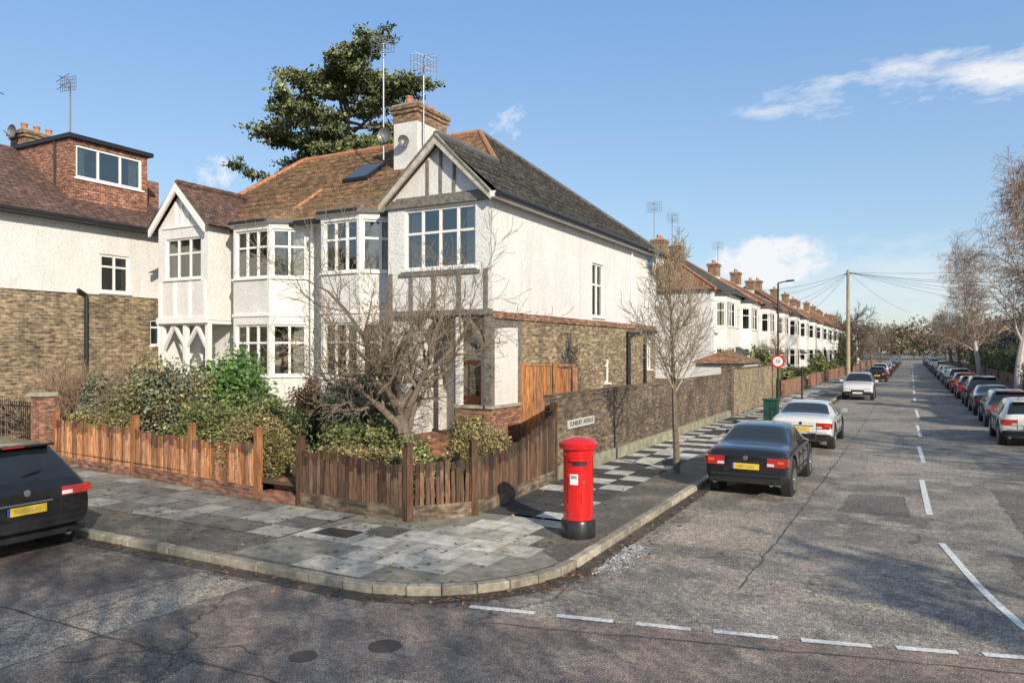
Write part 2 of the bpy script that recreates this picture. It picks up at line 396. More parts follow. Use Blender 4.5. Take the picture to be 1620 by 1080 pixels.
for x,y,r in((-4.7,5.98,.17),(-5.25,5.4,.14)):
    mb=MB(); mb.lathe(x,y,[(r,0),(r,.007),(r*.8,.009),(r*.2,.009)],20,P('drain_iron',(.09,.075,.065),.6,.3)); mb.build('drain_cover')
mb=MB(); pm=asphalt('asphalt_patch',(.15,.13,.112),(.11,.098,.086),(.20,.17,.145)); pm2=asphalt('asphalt_patch_pale',(.33,.28,.225),(.26,.22,.18),(.40,.34,.27))
def patch(q,m):
    out=[]
    for i in range(len(q)):
        a=Vector(q[i]);b=Vector(q[(i+1)%len(q)]); n=max(2,int((b-a).length/.25))
        for k in range(n): p=a.lerp(b,k/n); out.append((p.x+R.gauss(0,.025),p.y+R.gauss(0,.025),.0065))
    mb.face(out,m)
for q,m in(([(-9.2,3.2),(-7.6,3.4),(-7.4,6.75),(-8.5,6.75)],pm2),([(-6.6,3.4),(-5.9,3.4),(-6.1,4.9),(-6.8,4.9)],pm),([(-3.5,11.2),(-1.95,11.3),(-2.0,13.8),(-3.4,13.6)],pm2),
           ([(-1.2,15),(.0,15.1),(-.1,17.2),(-1.1,17)],pm),([(1.6,14),(3.6,14),(3.5,19),(1.5,19)],pm),([(-3,25),(-.5,25),(-.5,29),(-3,29)],pm2),([(-13,2),(-11,2),(-10.6,4.5),(-12.5,4.5)],pm),([(-1.0,20.5),(1.6,20.7),(1.5,24.5),(-1.1,24.2)],pm2),([(-2.2,9.3),(-.2,9.5),(-.3,10.2),(-2.1,10.1)],pm2),([(1.3,10.9),(3.8,11.1),(3.7,13.2),(1.2,13.0)],pm),([(-5.0,3.5),(-3.2,3.7),(-3.4,5.6),(-4.3,5.4)],pm2)):
    patch(q,m)
mb.build('asphalt_patches')
mb=MB(); TAR=P('bitumen',(.06,.053,.048),.5,.3)
def tarline(pts,w=.03):
    prev=None
    for i in range(len(pts)-1):
        a=Vector(pts[i]);b=Vector(pts[i+1]); n=max(2,int((b-a).length/.2)); t=(b-a).normalized(); nn=Vector((-t.y,t.x))
        for k in range(n+1):
            p=a.lerp(b,k/n)+nn*R.gauss(0,.014); ww=w*R.uniform(.3,1.1)
            cur=(p-nn*ww/2,p+nn*ww/2)
            if prev: mb.face([(*prev[0],.0085),(*cur[0],.0085),(*cur[1],.0085),(*prev[1],.0085)],TAR)
            prev=cur
for l in([(-16,4.6),(-9.5,4.75),(-3,4.9),(3,5.2)],[(-4.2,7.0),(1.3,8.4),(4.4,8.9)],[(-1.9,9.5),(-1.8,16),(-1.7,30),(-1.7,60)],[(-8.5,6.78),(-8.3,4.8)],[(-2.1,13.9),(.3,14.3)]): tarline(l,.026)
mb.build('tar_joints')
mb=MB()
def stripe(p,q,w=.12):
    p=Vector(p);q=Vector(q);t=(q-p).normalized();n=Vector((-t.y,t.x))*w/2
    mb.face([(*(p-n),.011),(*(q-n),.011),(*(q+n),.011),(*(p+n),.011)],PAINT)
gw=[((-4.55,7.37),(-3.78,7.54)),((-3.53,7.59),(-2.9,7.72)),((-2.66,7.78),(-2.08,7.9)),((-1.86,7.96),(-1.22,8.1)),((-1.0,8.15),(-.35,8.32)),((-.13,8.4),(.41,8.55)),((.63,8.62),(1.25,8.8)),((1.5,8.87),(2.1,9.0))]
for a,b in gw: stripe(a,b,.10)
pl=[(1.35,8.9),(1.07,9.7),(.9,10.4),(.76,11.1),(.6,12.1),(.42,13.3)]
for i in range(len(pl)-1): stripe(pl[i],pl[i+1],.10)
for a,b in((15.5,19.6),(22.6,26.4),(29.5,34),(38,43)): stripe((.3,a),(.22,b),.11)
y=50
while y<200: stripe((.2,y),(.2,y+4),.12); y+=9
mb.build('road_markings')
mb=MB()
mb.face([(-7.1,11.2,.42),(-7.1,15,.42),(-7.1,50,.42),(-60,50,.42),(-60,15.9,.42),(-20.5,11.3,.42),(-11.5,10.4,.42),(-7.6,10.35,.42)],SOIL)
mb.build('garden_soil')
mb=MB(); TILEP=brickm('path_tile',(.40,.18,.11),(.28,.13,.08),(.2,.17,.14),.2,.1)
mb.box(-11.2,-10.15,10.3,10.7,.1,.26,TILEP); mb.box(-11.2,-10.15,10.7,17,.1,.43,TILEP); mb.build('garden_path')
# ---------------------------------------------------------------- fences and walls
def fence(name,p0,p1,ht,seed,tone,plinth=.22,posts=(0,1),z0=.1,phtop=.28):
    rg=random.Random(seed); e=empty(name); F=Fr(p0,(p1[0]-p0[0],p1[1]-p0[1])); Ln=math.hypot(p1[0]-p0[0],p1[1]-p0[1])
    mb=MB(); a=0
    while a<Ln-.03:
        w=rg.uniform(.06,.085); t=a/Ln; h=ht(t)+rg.uniform(-.035,.035); g=rg.uniform(.45,1.45); gr=rg.uniform(0,.25)
        lum=sum(tone)/3; col=tuple((c*(1-gr)+lum*gr)*g for c in tone)
        tl=rg.uniform(-.018,.018); c0=rg.uniform(0,.012); q=F.pt; zm=h-rg.uniform(.10,.3)
        def pk(z_0,z_1,cc,s0,s1):
            mb.hexa([q(a+s0,z_0,c0),q(a+s0,z_0,c0+.018),q(a+w+s0,z_0,c0+.018),q(a+w+s0,z_0,c0),q(a+s1,z_1,c0),q(a+s1,z_1,c0+.018),q(a+w+s1,z_1,c0+.018),q(a+w+s1,z_1,c0)],WOOD,cc)
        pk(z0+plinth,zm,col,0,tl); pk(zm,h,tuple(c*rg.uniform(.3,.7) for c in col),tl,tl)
        a+=w+rg.uniform(.008,.03)
    mb.build('pickets',e)
    mb=MB()
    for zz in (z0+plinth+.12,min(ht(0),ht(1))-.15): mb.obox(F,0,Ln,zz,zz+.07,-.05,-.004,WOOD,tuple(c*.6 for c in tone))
    for t in posts:
        a=t*Ln; mb.obox(F,a-.055,a+.055,z0,ht(t)+phtop*.75,-.08,.05,WOOD,tuple(c*.6 for c in tone))
        mb.obox(F,a-.065,a+.065,ht(t)+phtop*.75,ht(t)+phtop*.75+.04,-.09,.06,WOOD,tuple(c*.55 for c in tone))
    mb.build('rails_and_posts',e)
    mb=MB(); mb.obox(F,0,Ln,z0-.05,z0+plinth,-.06,.035,BRR if tone[0]>.4 else BRD); mb.build('brick_plinth',e)
OR=(.50,.22,.09); DK=(.15,.08,.043)
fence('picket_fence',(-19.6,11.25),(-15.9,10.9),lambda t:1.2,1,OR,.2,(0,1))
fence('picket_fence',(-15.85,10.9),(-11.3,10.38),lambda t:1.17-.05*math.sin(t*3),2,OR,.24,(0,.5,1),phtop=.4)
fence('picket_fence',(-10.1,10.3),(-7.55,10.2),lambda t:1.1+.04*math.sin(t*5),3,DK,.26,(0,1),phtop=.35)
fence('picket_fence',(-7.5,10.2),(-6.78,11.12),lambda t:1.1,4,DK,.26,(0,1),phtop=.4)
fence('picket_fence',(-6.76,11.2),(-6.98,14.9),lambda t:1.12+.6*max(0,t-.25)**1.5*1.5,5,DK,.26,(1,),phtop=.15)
mb=MB()
mb.box(-7.3,-7.05,15.05,33.2,.0,1.93,BRD); mb.box(-7.33,-7.02,15.05,33.2,1.93,2.0,BRD)
mb.box(-7.4,-6.95,33.2,33.7,0,2.35,BRD)
mb.box(-7.3,-7.05,33.7,47.5,0,2.15,BRY); mb.box(-7.33,-7.02,33.7,47.5,2.15,2.21,BRD)
mb.box(-7.05,-6.97,15.1,33.1,.1,.4,P('mossy_render',(.28,.27,.19),.95,.4,3,30))
mb.build('garden_brick_wall')
e=empty('street_name_sign'); mb=MB(); mb.box(-7.048,-7.02,15.75,17.35,1.18,1.38,P('sign_plate',(.55,.54,.5),.6,.2,5)); mb.build('plate',e)
def text(s,loc,rot,size,mat,parent,ext=.002,align='CENTER'):
    c=bpy.data.curves.new('lettering','FONT'); c.body=s; c.size=size; c.extrude=ext; c.align_x=align; c.align_y='CENTER'
    o=bpy.data.objects.new('lettering',c); COL.objects.link(o); o.location=loc; o.rotation_euler=rot; c.materials.append(mat); o.parent=parent; return o
text('SUNBURY AVENUE',(-7.016,16.55,1.28),(math.pi/2,0,math.pi/2),.17,BLK,e)
e=empty('wooden_side_gate'); mb=MB()
for i in range(15):
    a=-8.85+i*.1; mb.box(a,a+.092,16.95,16.98,.4,2.62 if a<-7.9 else 2.55,WOOD,tuple(c*R.uniform(.8,1.25) for c in (.42,.20,.085)))
mb.box(-8.9,-8.8,16.9,17.02,.4,2.72,WOOD,(.4,.2,.09)); mb.box(-7.95,-7.85,16.9,17.02,.4,2.72,WOOD,(.4,.2,.09)); mb.box(-7.42,-7.34,16.9,17.02,.4,2.6,WOOD,(.4,.2,.09))
mb.box(-8.88,-7.38,16.93,16.99,2.62,2.67,WOOD,(.4,.2,.09)); mb.build('boards',e)
mb=MB()
px,py=-20.35,11.35
mb.box(px-.2,px+.2,py-.2,py+.2,0,1.8,BRR); mb.box(px-.25,px+.25,py-.25,py+.25,1.8,1.9,CONC)
mb.box(-20.1,-19.65,11.25,11.45,0,1.25,BRR)
mb.build('brick_gate_pier')
mb=MB()
for i in range(34): mb.tube((-20.7-i*.13,11.5+i*.012,.3),(-20.7-i*.13,11.5+i*.012,1.6),.01,.01,5,BLK)
mb.box(-25,-20.6,11.58,11.62,1.45,1.49,BLK); mb.box(-25,-20.6,11.58,11.62,.5,.54,BLK)
for i in range(60): mb.tube((-15.5-i*.13,15.2,.4),(-15.5-i*.13,15.2,1.5),.01,.01,5,BLK)
mb.box(-23.4,-15.4,15.18,15.22,1.4,1.44,BLK)
mb.build('iron_railings')
# ---------------------------------------------------------------- main house pair
H=empty('semi_detached_house')
W=MB(); WN=MB(); T=MB()
G0=.35
Fs=Fr((-8.9,0),(0,1))
wall(W,Fs,17.0,28.4,G0,3.86,[(22.9,23.35,1.95,2.75),(27.3,27.9,2.3,3.5)],BRY)
window(WN,Fs,22.9,23.35,1.95,2.75,1,.7,False); window(WN,Fs,27.3,27.9,2.3,3.5,2,.7,False)
W.obox(Fs,15.4,28.4,3.8,3.97,-.05,.05,BRR)
Fu=Fr((-8.87,0),(0,1))
wall(W,Fu,15.4,28.4,3.97,6.85,[(21.75,22.75,4.1,5.8)],WHITE)
window(WN,Fu,21.75,22.75,4.1,5.8,2,.6,True)
W.box(-9.05,-8.9,15.4,17.0,G0,1.6,BRR); W.box(-9.1,-8.85,15.35,17.02,1.6,1.67,CONC)
W.box(-9.0,-8.94,15.65,16.85,1.67,3.8,WHITE2)
T.box(-9.06,-8.88,15.36,15.54,1.67,3.86,TIMB); T.box(-9.04,-8.9,16.85,17.0,1.67,3.86,TIMB)
T.box(-9.03,-8.91,15.54,16.85,3.62,3.78,TIMB)
W.box(-9.9,-9.05,15.4,15.55,G0,1.6,BRR); W.box(-9.95,-9.05,15.35,15.6,1.6,1.67,CONC)
T.box(-9.92,-9.78,15.41,15.55,1.67,3.86,FRAME)
W.box(-11.98,-11.3,15.5,16.9,G0,3.86,WHITE2)
wall(W,Fr((0,17.0),(1,0)),-12,-8.9,G0,3.9,[(-11.0,-10.1,.85,3.2)],WHITE2)
DR=MB(); DR.box(-10.95,-10.15,17.08,17.13,.9,2.75,DOORM); DR.box(-11.0,-10.95,17.04,17.14,.85,3.2,FRAME); DR.box(-10.15,-10.1,17.04,17.14,.85,3.2,FRAME); DR.box(-10.95,-10.15,17.04,17.14,2.75,2.83,FRAME)
DR.box(-10.95,-10.15,17.09,17.1,2.83,3.2,GLASS)
for a in(-10.87,-10.52): 
    DR.box(a,a+.28,17.06,17.08,1.05,1.65,DOORM); DR.box(a,a+.28,17.065,17.08,1.8,2.6,GLASS)
DR.build('front_door',H)
W.box(-11.28,-9.06,15.56,16.99,.36,.85,TILEP)
def beam(mb,p,q,w,mat):
    p=Vector(p);q=Vector(q);mb.tube(p,q,w,w,4,mat)
beam(T,(-9.0,15.45,3.0),(-9.6,15.45,3.8),.06,TIMB); beam(T,(-11.3,15.45,3.0),(-10.7,15.45,3.8),.06,FRAME)
W.box(-12,-8.9,15.42,17.05,3.86,3.95,TIMB)
Ff=Fr((0,15.4),(1,0))
wall(W,Ff,-12,-8.87,3.95,6.85,[(-11.47,-9.34,5.08,6.6)],WHITE)
window(WN,Ff,-11.47,-9.34,5.08,6.6,4,.6,True,sub=False)
W.face([(-12,15.4,3.95),(-12,15.4,6.85),(-12,16.4,6.85),(-12,16.4,3.95)],WHITE)
T.box(-12.03,-8.85,15.34,15.398,3.88,4.02,TIMB)
T.box(-11.62,-9.2,15.35,15.398,4.9,4.985,TIMB)
for x in(-11.9,-11.25,-10.55,-9.8,-9.03): T.box(x-.05,x+.05,15.36,15.399,4.02,4.9 if -11.7<x<-9.3 else 5.0,TIMB)
T.box(-12.03,-8.85,15.32,15.397,6.66,6.86,TIMB)
YG=15.16
def gable(x0,x1,xa,z0,za,y,zc=.3,mats=TIMB,wm=WHITE,ks=(-.3,0,.3)):
    W.face([(x0,y+.01,z0),(x1,y+.01,z0),(xa,y+.01,za-.06)],wm)
    T.box(x0+.3,x1-.3,y-.04,y+.008,z0,z0+.07,mats)
    for k in ks:
        x=xa+k*(x1-x0)*.42; zt=z0+(za-z0)*(1-abs(x-xa)/((x1-x0)/2))-.12
        T.box(x-.035,x+.035,y-.03,y+.009,z0+.07,zt,mats)
    yb=YG
    for sx,xe in((1,x0-.08),(-1,x1+.08)):
        a=Vector((xe,yb,z0-.12)); b=Vector((xa,yb,za+.02)); th=.2
        T.hexa([(a.x,yb-.04,a.z-th*.6),(a.x,yb+.04,a.z-th*.6),(b.x,yb+.04,b.z-th),(b.x,yb-.04,b.z-th),(a.x,yb-.04,a.z+.1),(a.x,yb+.04,a.z+.1),(b.x,yb+.04,b.z+.06),(b.x,yb-.04,b.z+.06)],BARGE if mats is TIMB else FRAME)
        if mats is TIMB:
            T.hexa([(a.x,yb-.07,a.z+.04),(a.x,yb-.041,a.z+.04),(b.x,yb-.041,b.z+.0),(b.x,yb-.07,b.z+.0),(a.x,yb-.07,a.z+.1),(a.x,yb-.041,a.z+.1),(b.x,yb-.041,b.z+.06),(b.x,yb-.07,b.z+.06)],TIMB)
gable(-12.02,-8.86,-10.35,6.85,8.3,15.4)
wall(W,Ff,-21.2,-18.9,3.95,6.85,[(-20.85,-19.2,5.26,6.53)],WHITE2)
window(WN,Ff,-20.85,-19.2,5.26,6.53,3,.62,True)
wall(W,Fr((-18.9,0),(0,1)),15.4,16.4,3.95,6.85,[],WHITE2)
W.face([(-21.2,15.4,3.95),(-21.2,15.4,6.85),(-21.2,28,6.85),(-21.2,28,3.95)][::-1],WHITE2)
W.box(-21.2,-18.92,15.42,16.5,3.84,3.94,FRAME)
for x in(-21.1,-20.4,-19.7,-19.0): T.box(x-.05,x+.05,15.35,15.398,4.05,5.15,FRAME)
T.box(-21.22,-18.88,15.33,15.397,3.86,4.05,FRAME)
for x in(-21.12,-20.0,-18.98): T.box(x-.07,x+.07,15.43,15.57,G0,3.84,FRAME)
beam(T,(-20.0,15.5,3.1),(-20.55,15.5,3.8),.05,FRAME); beam(T,(-20.0,15.5,3.1),(-19.45,15.5,3.8),.05,FRAME)
beam(T,(-18.98,15.5,3.0),(-19.5,15.5,3.8),.05,FRAME); beam(T,(-21.1,15.5,3.0),(-20.6,15.5,3.8),.05,FRAME)
wall(W,Fr((0,16.6),(1,0)),-21.2,-18.7,G0,3.9,[(-20.7,-20.0,1.6,3.2)],WHITE2); window(WN,Fr((0,16.6),(1,0)),-20.7,-20.0,1.6,3.2,1,.7)
gable(-21.25,-18.85,-20.05,6.85,8.12,15.4,mats=FRAME,wm=WHITE2)
Fm=Fr((0,16.4),(1,0))
wall(W,Fm,-18.9,-12,G0,6.9,[],WHITE2)
W.face([(-21.2,15.4,G0),(-21.2,28.4,G0),(-21.2,28.4,3.95),(-21.2,15.4,3.95)],WHITE2)
wall(W,Fr((-8.9,28.4),(-1,0)),0,12.3,G0,6.85,[],WHITE2)
def bay(xl,xr,c,wm):
    yf,yb=15.6,16.4
    faces=[(Fr((xl-c,yb),(c,yf-yb)),math.hypot(c,.8),2),(Fr((xl,yf),(1,0)),xr-xl,3),(Fr((xr,yf),(c,yb-yf)),math.hypot(c,.8),2)]
    for F,w,n in faces:
        ops=[(.09,w-.09,5.17,6.58),(.09,w-.09,2.28,3.78)]
        wall(W,F,0,w,1.3,6.8,ops,wm)
        W.obox(F,0,w,G0,1.3,-.1,.02,BRR)
        for o in ops: window(WN,F,o[0],o[1],o[2],o[3],n,.64,n==3)
        T.obox(F,-.02,w+.02,4.02,4.1,-.01,.035,FRAME)
    pts=[(xl-c-.12,16.42),(xl-.05,yf-.16),(xr+.05,yf-.16),(xr+c+.12,16.42)]
    for i in range(3):
        a,b=pts[i],pts[i+1]
        T.face([(a[0],a[1],6.76),(b[0],b[1],6.76),(b[0],b[1],6.86),(a[0],a[1],6.86)],BLK)
    T.face([(p[0],p[1],6.76) for p in pts],FRAME)
    top=[(xl-.1,16.9,7.46),(xr+.1,16.9,7.46)]
    T.face([(*pts[1],6.86),(*pts[2],6.86),top[1],top[0]],TILB); T.face([(*pts[0],6.86),(*pts[1],6.86),top[0]],TILB); T.face([(*pts[2],6.86),(*pts[3],6.86),top[1]],TILB)
bay(-14.5,-13.13,.82,WHITE)
bay(-18.0,-16.5,.8,WHITE2)
RF=MB()
ap=(-12.5,20.9,10.21); al=(-20.3,20.9,10.21); y0g=15.14
RF.face([(-8.6,y0g,6.82),(-8.6,28.6,6.82),ap,(-10.35,18.2,8.345),(-10.35,y0g,8.345)],TILD)
RF.face([(-12.1,y0g,6.82),(-10.35,y0g,8.345),(-10.35,18.2,8.345),(-12.1,16.0,6.82)],TILD)
RF.face([(-21.6,16.0,6.82),(-12.1,16.0,6.82),(-10.35,18.2,8.345),ap,al],TILB)
RF.face([(-21.6,28.6,6.82),(-21.6,16,6.82),al],TILB)
RF.face([(-8.6,28.6,6.82),(-21.6,28.6,6.82),al,ap],TILD)
RF.face([(-18.6,y0g,6.82),(-18.6,16.0,6.82),(-20.05,18.0,8.2),(-20.05,y0g,8.2)],TILP)
RF.face([(-21.5,y0g,6.82),(-20.05,y0g,8.2),(-20.05,18.0,8.2),(-21.5,16.0,6.82)],TILP)
def ridge(p,q,r=.085,m=RIDGE):
    p=Vector(p);q=Vector(q);n=max(1,int((q-p).length/.33))
    for i in range(n):
        a=p.lerp(q,i/n);b=p.lerp(q,(i+.97)/n);RF.tube(a,b,r*1.0,r*1.08,8,m)
ridge(ap,al,.07); ridge(ap,(-10.35,18.2,8.36)); ridge((-10.35,y0g+.05,8.36),(-10.35,18.2,8.36),.08,LEAD); ridge(ap,(-8.62,28.58,6.84),.07,LEAD)
ridge(al,(-21.6,16.0,6.84),.07); ridge((-20.05,y0g+.05,8.21),(-20.05,18,8.21),.08,TILP)
ridge((-16.6,16.1,6.92),(-16.6,17.9,8.15),.045)
RF.face([(-12.45,20.75,10.125),(-10.45,18.25,8.395),(-11.3,18.25,8.395),(-13.5,20.75,10.125)],TILO)
for k in range(1,26):
    t=k/26; y=16+4.9*t; z=6.82+3.39*t; xr=-12.1+ (1.75*min(1,(y-16)/2.2)) if y<18.2 else -10.35-2.15*(y-18.2)/2.7
    xl=-21.6+1.3*t
    RF.box(xl+.05,xr-.1,y-.035,y+.005,z-.015,z+.022,TILB)
for k in range(1,26):
    t=k/26; x=-8.6-3.9*t; z=6.82+3.39*t; y1=28.6-7.7*t; y0=y0g if x>-10.35 else 18.2+2.7*(-10.35-x)/2.15
    RF.box(x-.005,x+.035,y0+.03,y1-.1,z-.015,z+.022,TILD)
RF.build('roof',H)
T.tube((-8.55,y0g,6.72),(-8.55,28.7,6.72),.065,.065,8,BLK); T.box(-8.8,-8.62,15.17,28.6,6.66,6.8,FRAME)
T.box(-18.6,-12.1,15.98,16.06,6.66,6.8,BLK)
T.box(-18.6,-12.1,16.06,16.42,6.68,6.7,FRAME)
T.tube((-8.8,25.0,3.7),(-8.8,25.0,.4),.05,.05,8,BLK); T.tube((-8.8,25.0,3.6),(-8.8,28.2,3.75),.045,.045,8,BLK)
T.tube((-8.82,26.9,.4),(-8.82,26.9,3.6),.04,.04,8,BLK)
T.tube((-8.83,25.4,4.0),(-8.83,25.4,6.6),.03,.03,8,FRAME)
T.tube((-12.15,16.3,6.6),(-12.15,16.3,.5),.045,.045,8,BLK); T.tube((-15.5,16.3,6.7),(-15.5,16.3,.5),.045,.045,8,FRAME)
T.box(-8.87,-8.8,27.3,27.75,6.2,6.5,P('blue_alarm_box',(.02,.12,.3),.4,.1))
T.hexa([(-16.0,18.2,8.36),(-15.0,18.2,8.36),(-15.0,19.2,9.05),(-16.0,19.2,9.05),(-16.0,18.15,8.46),(-15.0,18.15,8.46),(-15.0,19.15,9.15),(-16.0,19.15,9.15)],BLK)
T.face([(-15.93,18.2,8.505),(-15.07,18.2,8.505),(-15.07,19.08,9.11),(-15.93,19.08,9.11)],GLASS)
def chimney(mb,x0,x1,y0,y1,z0,zr,zt,pots=4,wm=WHITE2,bm=BRC):
    if wm: mb.box(x0,x1,y0,y1,z0,zr,wm)
    else: zr=z0
    mb.box(x0-.02,x1+.02,y0-.02,y1+.02,zr,zt-.3,bm)
    mb.box(x0-.07,x1+.07,y0-.07,y1+.07,zt-.3,zt-.18,bm); mb.box(x0-.12,x1+.12,y0-.12,y1+.12,zt-.18,zt-.06,bm); mb.box(x0-.05,x1+.05,y0-.05,y1+.05,zt-.06,zt,CONC)
    lx=(x1-x0)>(y1-y0)
    for i in range(pots):
        t=(i+.5)/pots; cx=x0+(x1-x0)*t if lx else (x0+x1)/2; cy=(y0+y1)/2 if lx else y0+(y1-y0)*t
        mb.lathe(cx,cy,[(.11,zt),(.1,zt+.22),(.12,zt+.24),(.12,zt+.28),(.08,zt+.28),(.08,zt+.2)],10,POT)
CH=MB(); chimney(CH,-14.35,-13.45,18.7,20.3,8.5,10.15,10.72,4); CH.build('chimney',H)
def aerial(name,x,y,z0,z1,s=.45,parent=None,yaw=.5):
    mb=MB(); mb.tube((x,y,z0),(x,y,z1),.022,.018,6,ALU)
    F=Fr((x,y),(math.cos(yaw),math.sin(yaw)))
    zc=z1-.1
    for i in range(9): mb.tube(F.pt(-s+.25*s*i,zc-s*.7,.08),F.pt(-s+.25*s*i,zc+s*.7,.08),.006,.006,4,ALU)
    for k in(-.7,-.35,0,.35,.7): mb.tube(F.pt(-s,zc+s*k,.085),F.pt(s,zc+s*k,.085),.006,.006,4,ALU)
    for k in(-.4,.4): 
        mb.tube(F.pt(0,zc+s*k,0),F.pt(0,zc+s*k,.45),.01,.01,4,ALU)
        for q in(-.3,.3): mb.tube(F.pt(0,zc+s*k,.3),F.pt(q,zc+s*k+.12,.3),.008,.008,4,ALU); mb.tube(F.pt(0,zc+s*k,.3),F.pt(q,zc+s*k-.12,.3),.008,.008,4,ALU)
    mb.build(name,parent)
aerial('television_aerial',-14.6,18.5,9.0,12.7,.38,H,.3); aerial('television_aerial',-13.35,18.9,9.4,12.0,.40,H,.7)
def dish(mb,x,y,z,r,yaw):
    F=Fr((x,y),(math.cos(yaw),math.sin(yaw))); n=14; prev=None
    for k in range(4):
        rr=r*(k+1)/4; d=.12*(rr/r)**2; ring=[F.pt(rr*math.cos(2*math.pi*i/n),z+rr*math.sin(2*math.pi*i/n),d) for i in range(n)]
        if prev is None: mb.face(ring,ALU)
        else:
            for i in range(n): mb.face([prev[i],ring[i],ring[(i+1)%n],prev[(i+1)%n]],ALU)
        prev=ring
    mb.tube(F.pt(0,z-r,.08),F.pt(0,z-.05,.4),.012,.012,4,ALU)
DS=MB(); dish(DS,-14.5,18.5,9.75,.24,.2); dish(DS,-13.9,18.55,9.5,.18,.9); DS.build('satellite_dishes',H)
W.build('walls',H); WN.build('windows',H); T.build('timber_and_trim',H)
# ---------------------------------------------------------------- left neighbour
H3=empty('rendered_brick_house'); W=MB();WN=MB();T=MB();RF=MB()
BRL=brickm('mottled_stock_brick',(.42,.30,.17),(.15,.11,.075),(.34,.29,.22),.225,.09,.012,.4,patch=(.10,.085,.06))
Fn=Fr((-23.5,0),(0,1))
wall(W,Fn,4,19,G0,4.85,[(16.75,17.15,3.2,4.1)],BRL); window(WN,Fn,16.75,17.15,3.2,4.1,1,.7,False)
Fn2=Fr((-23.46,0),(0,1))
wall(W,Fn2,4,19,4.85,7.2,[(14.9,15.95,4.95,6.2)],WHITE); window(WN,Fn2,14.9,15.95,4.95,6.2,2,.68,True,.08)
W.face([(-23.5,4,4.85),(-23.46,4,4.85),(-23.46,19,4.85),(-23.5,19,4.85)],WHITE)
wall(W,Fr((0,4),(1,0)),-33,-23.46,G0,7.2,[],WHITE2); wall(W,Fr((0,19),(-1,0)),23.46,33,G0,7.2,[],WHITE2)
RF.face([(-23.1,4,7.2),(-23.1,19.5,7.2),(-27.5,15.5,10.1),(-27.5,9,10.1)],TILP); RF.face([(-23.1,19.5,7.2),(-33,19.5,7.2),(-27.5,15.5,10.1)],TILP)
RF.face([(-33,4,7.2),(-23.1,4,7.2),(-27.5,9,10.1)],TILP); RF.face([(-33,19.5,7.2),(-33,4,7.2),(-27.5,9,10.1),(-27.5,15.5,10.1)],TILP)
T.tube((-23.05,4,7.15),(-23.05,19.5,7.15),.065,.065,8,BLK); T.box(-23.44,-23.15,4,19.4,7.08,7.17,BLK)
T.tube((-23.4,14.4,4.8),(-23.4,14.4,.4),.045,.045,8,BLK); T.tube((-23.4,14.4,4.8),(-23.35,14.1,4.95),.045,.045,8,BLK)
Fd=Fr((-24.3,0),(0,1))
wall(W,Fd,14.4,17.2,7.4,10.0,[(14.6,17.0,8.75,9.85)],TILH); window(WN,Fd,14.6,17.0,8.75,9.85,3,1.0,True,.08)
W.face([(-27.6,14.4,7.6),(-24.3,14.4,7.4),(-24.3,14.4,10.0),(-27.6,14.4,10.0)],TILH); W.face([(-24.3,17.2,7.4),(-27.6,17.2,7.4),(-27.6,17.2,10.0),(-24.3,17.2,10.0)],TILH)
T.box(-27.7,-24.15,14.3,17.35,10.0,10.14,BLK)
RF.box(-26.9,-26.0,17.8,18.9,7.2,9.6,TILH)
chimney(T,-28.7,-27.85,14.9,16.2,9,9,10.95,3,None,BRC)
T.tube((-26,18.2,9.6),(-26,18.2,10.4),.07,.07,8,BLK)
dish(T,-28.1,14.7,10.8,.24,.1)
T.box(-24.9,-24.5,11.9,12.2,8.3,8.75,FRAME)
RF.build('roof',H3);W.build('walls',H3);WN.build('windows',H3);T.build('trim_and_chimneys',H3)
aerial('television_aerial',-26.8,15.9,10.1,12.75,.36,H3,.2)
mb=MB(); mb.tube((-28.4,14.3,9.8),(-28.6,13.7,12.3),.02,.02,5,ALU); mb.tube((-28.6,13.4,12.3),(-28.6,14.6,12.2),.015,.015,5,ALU); mb.build('aerial_mast',H3)
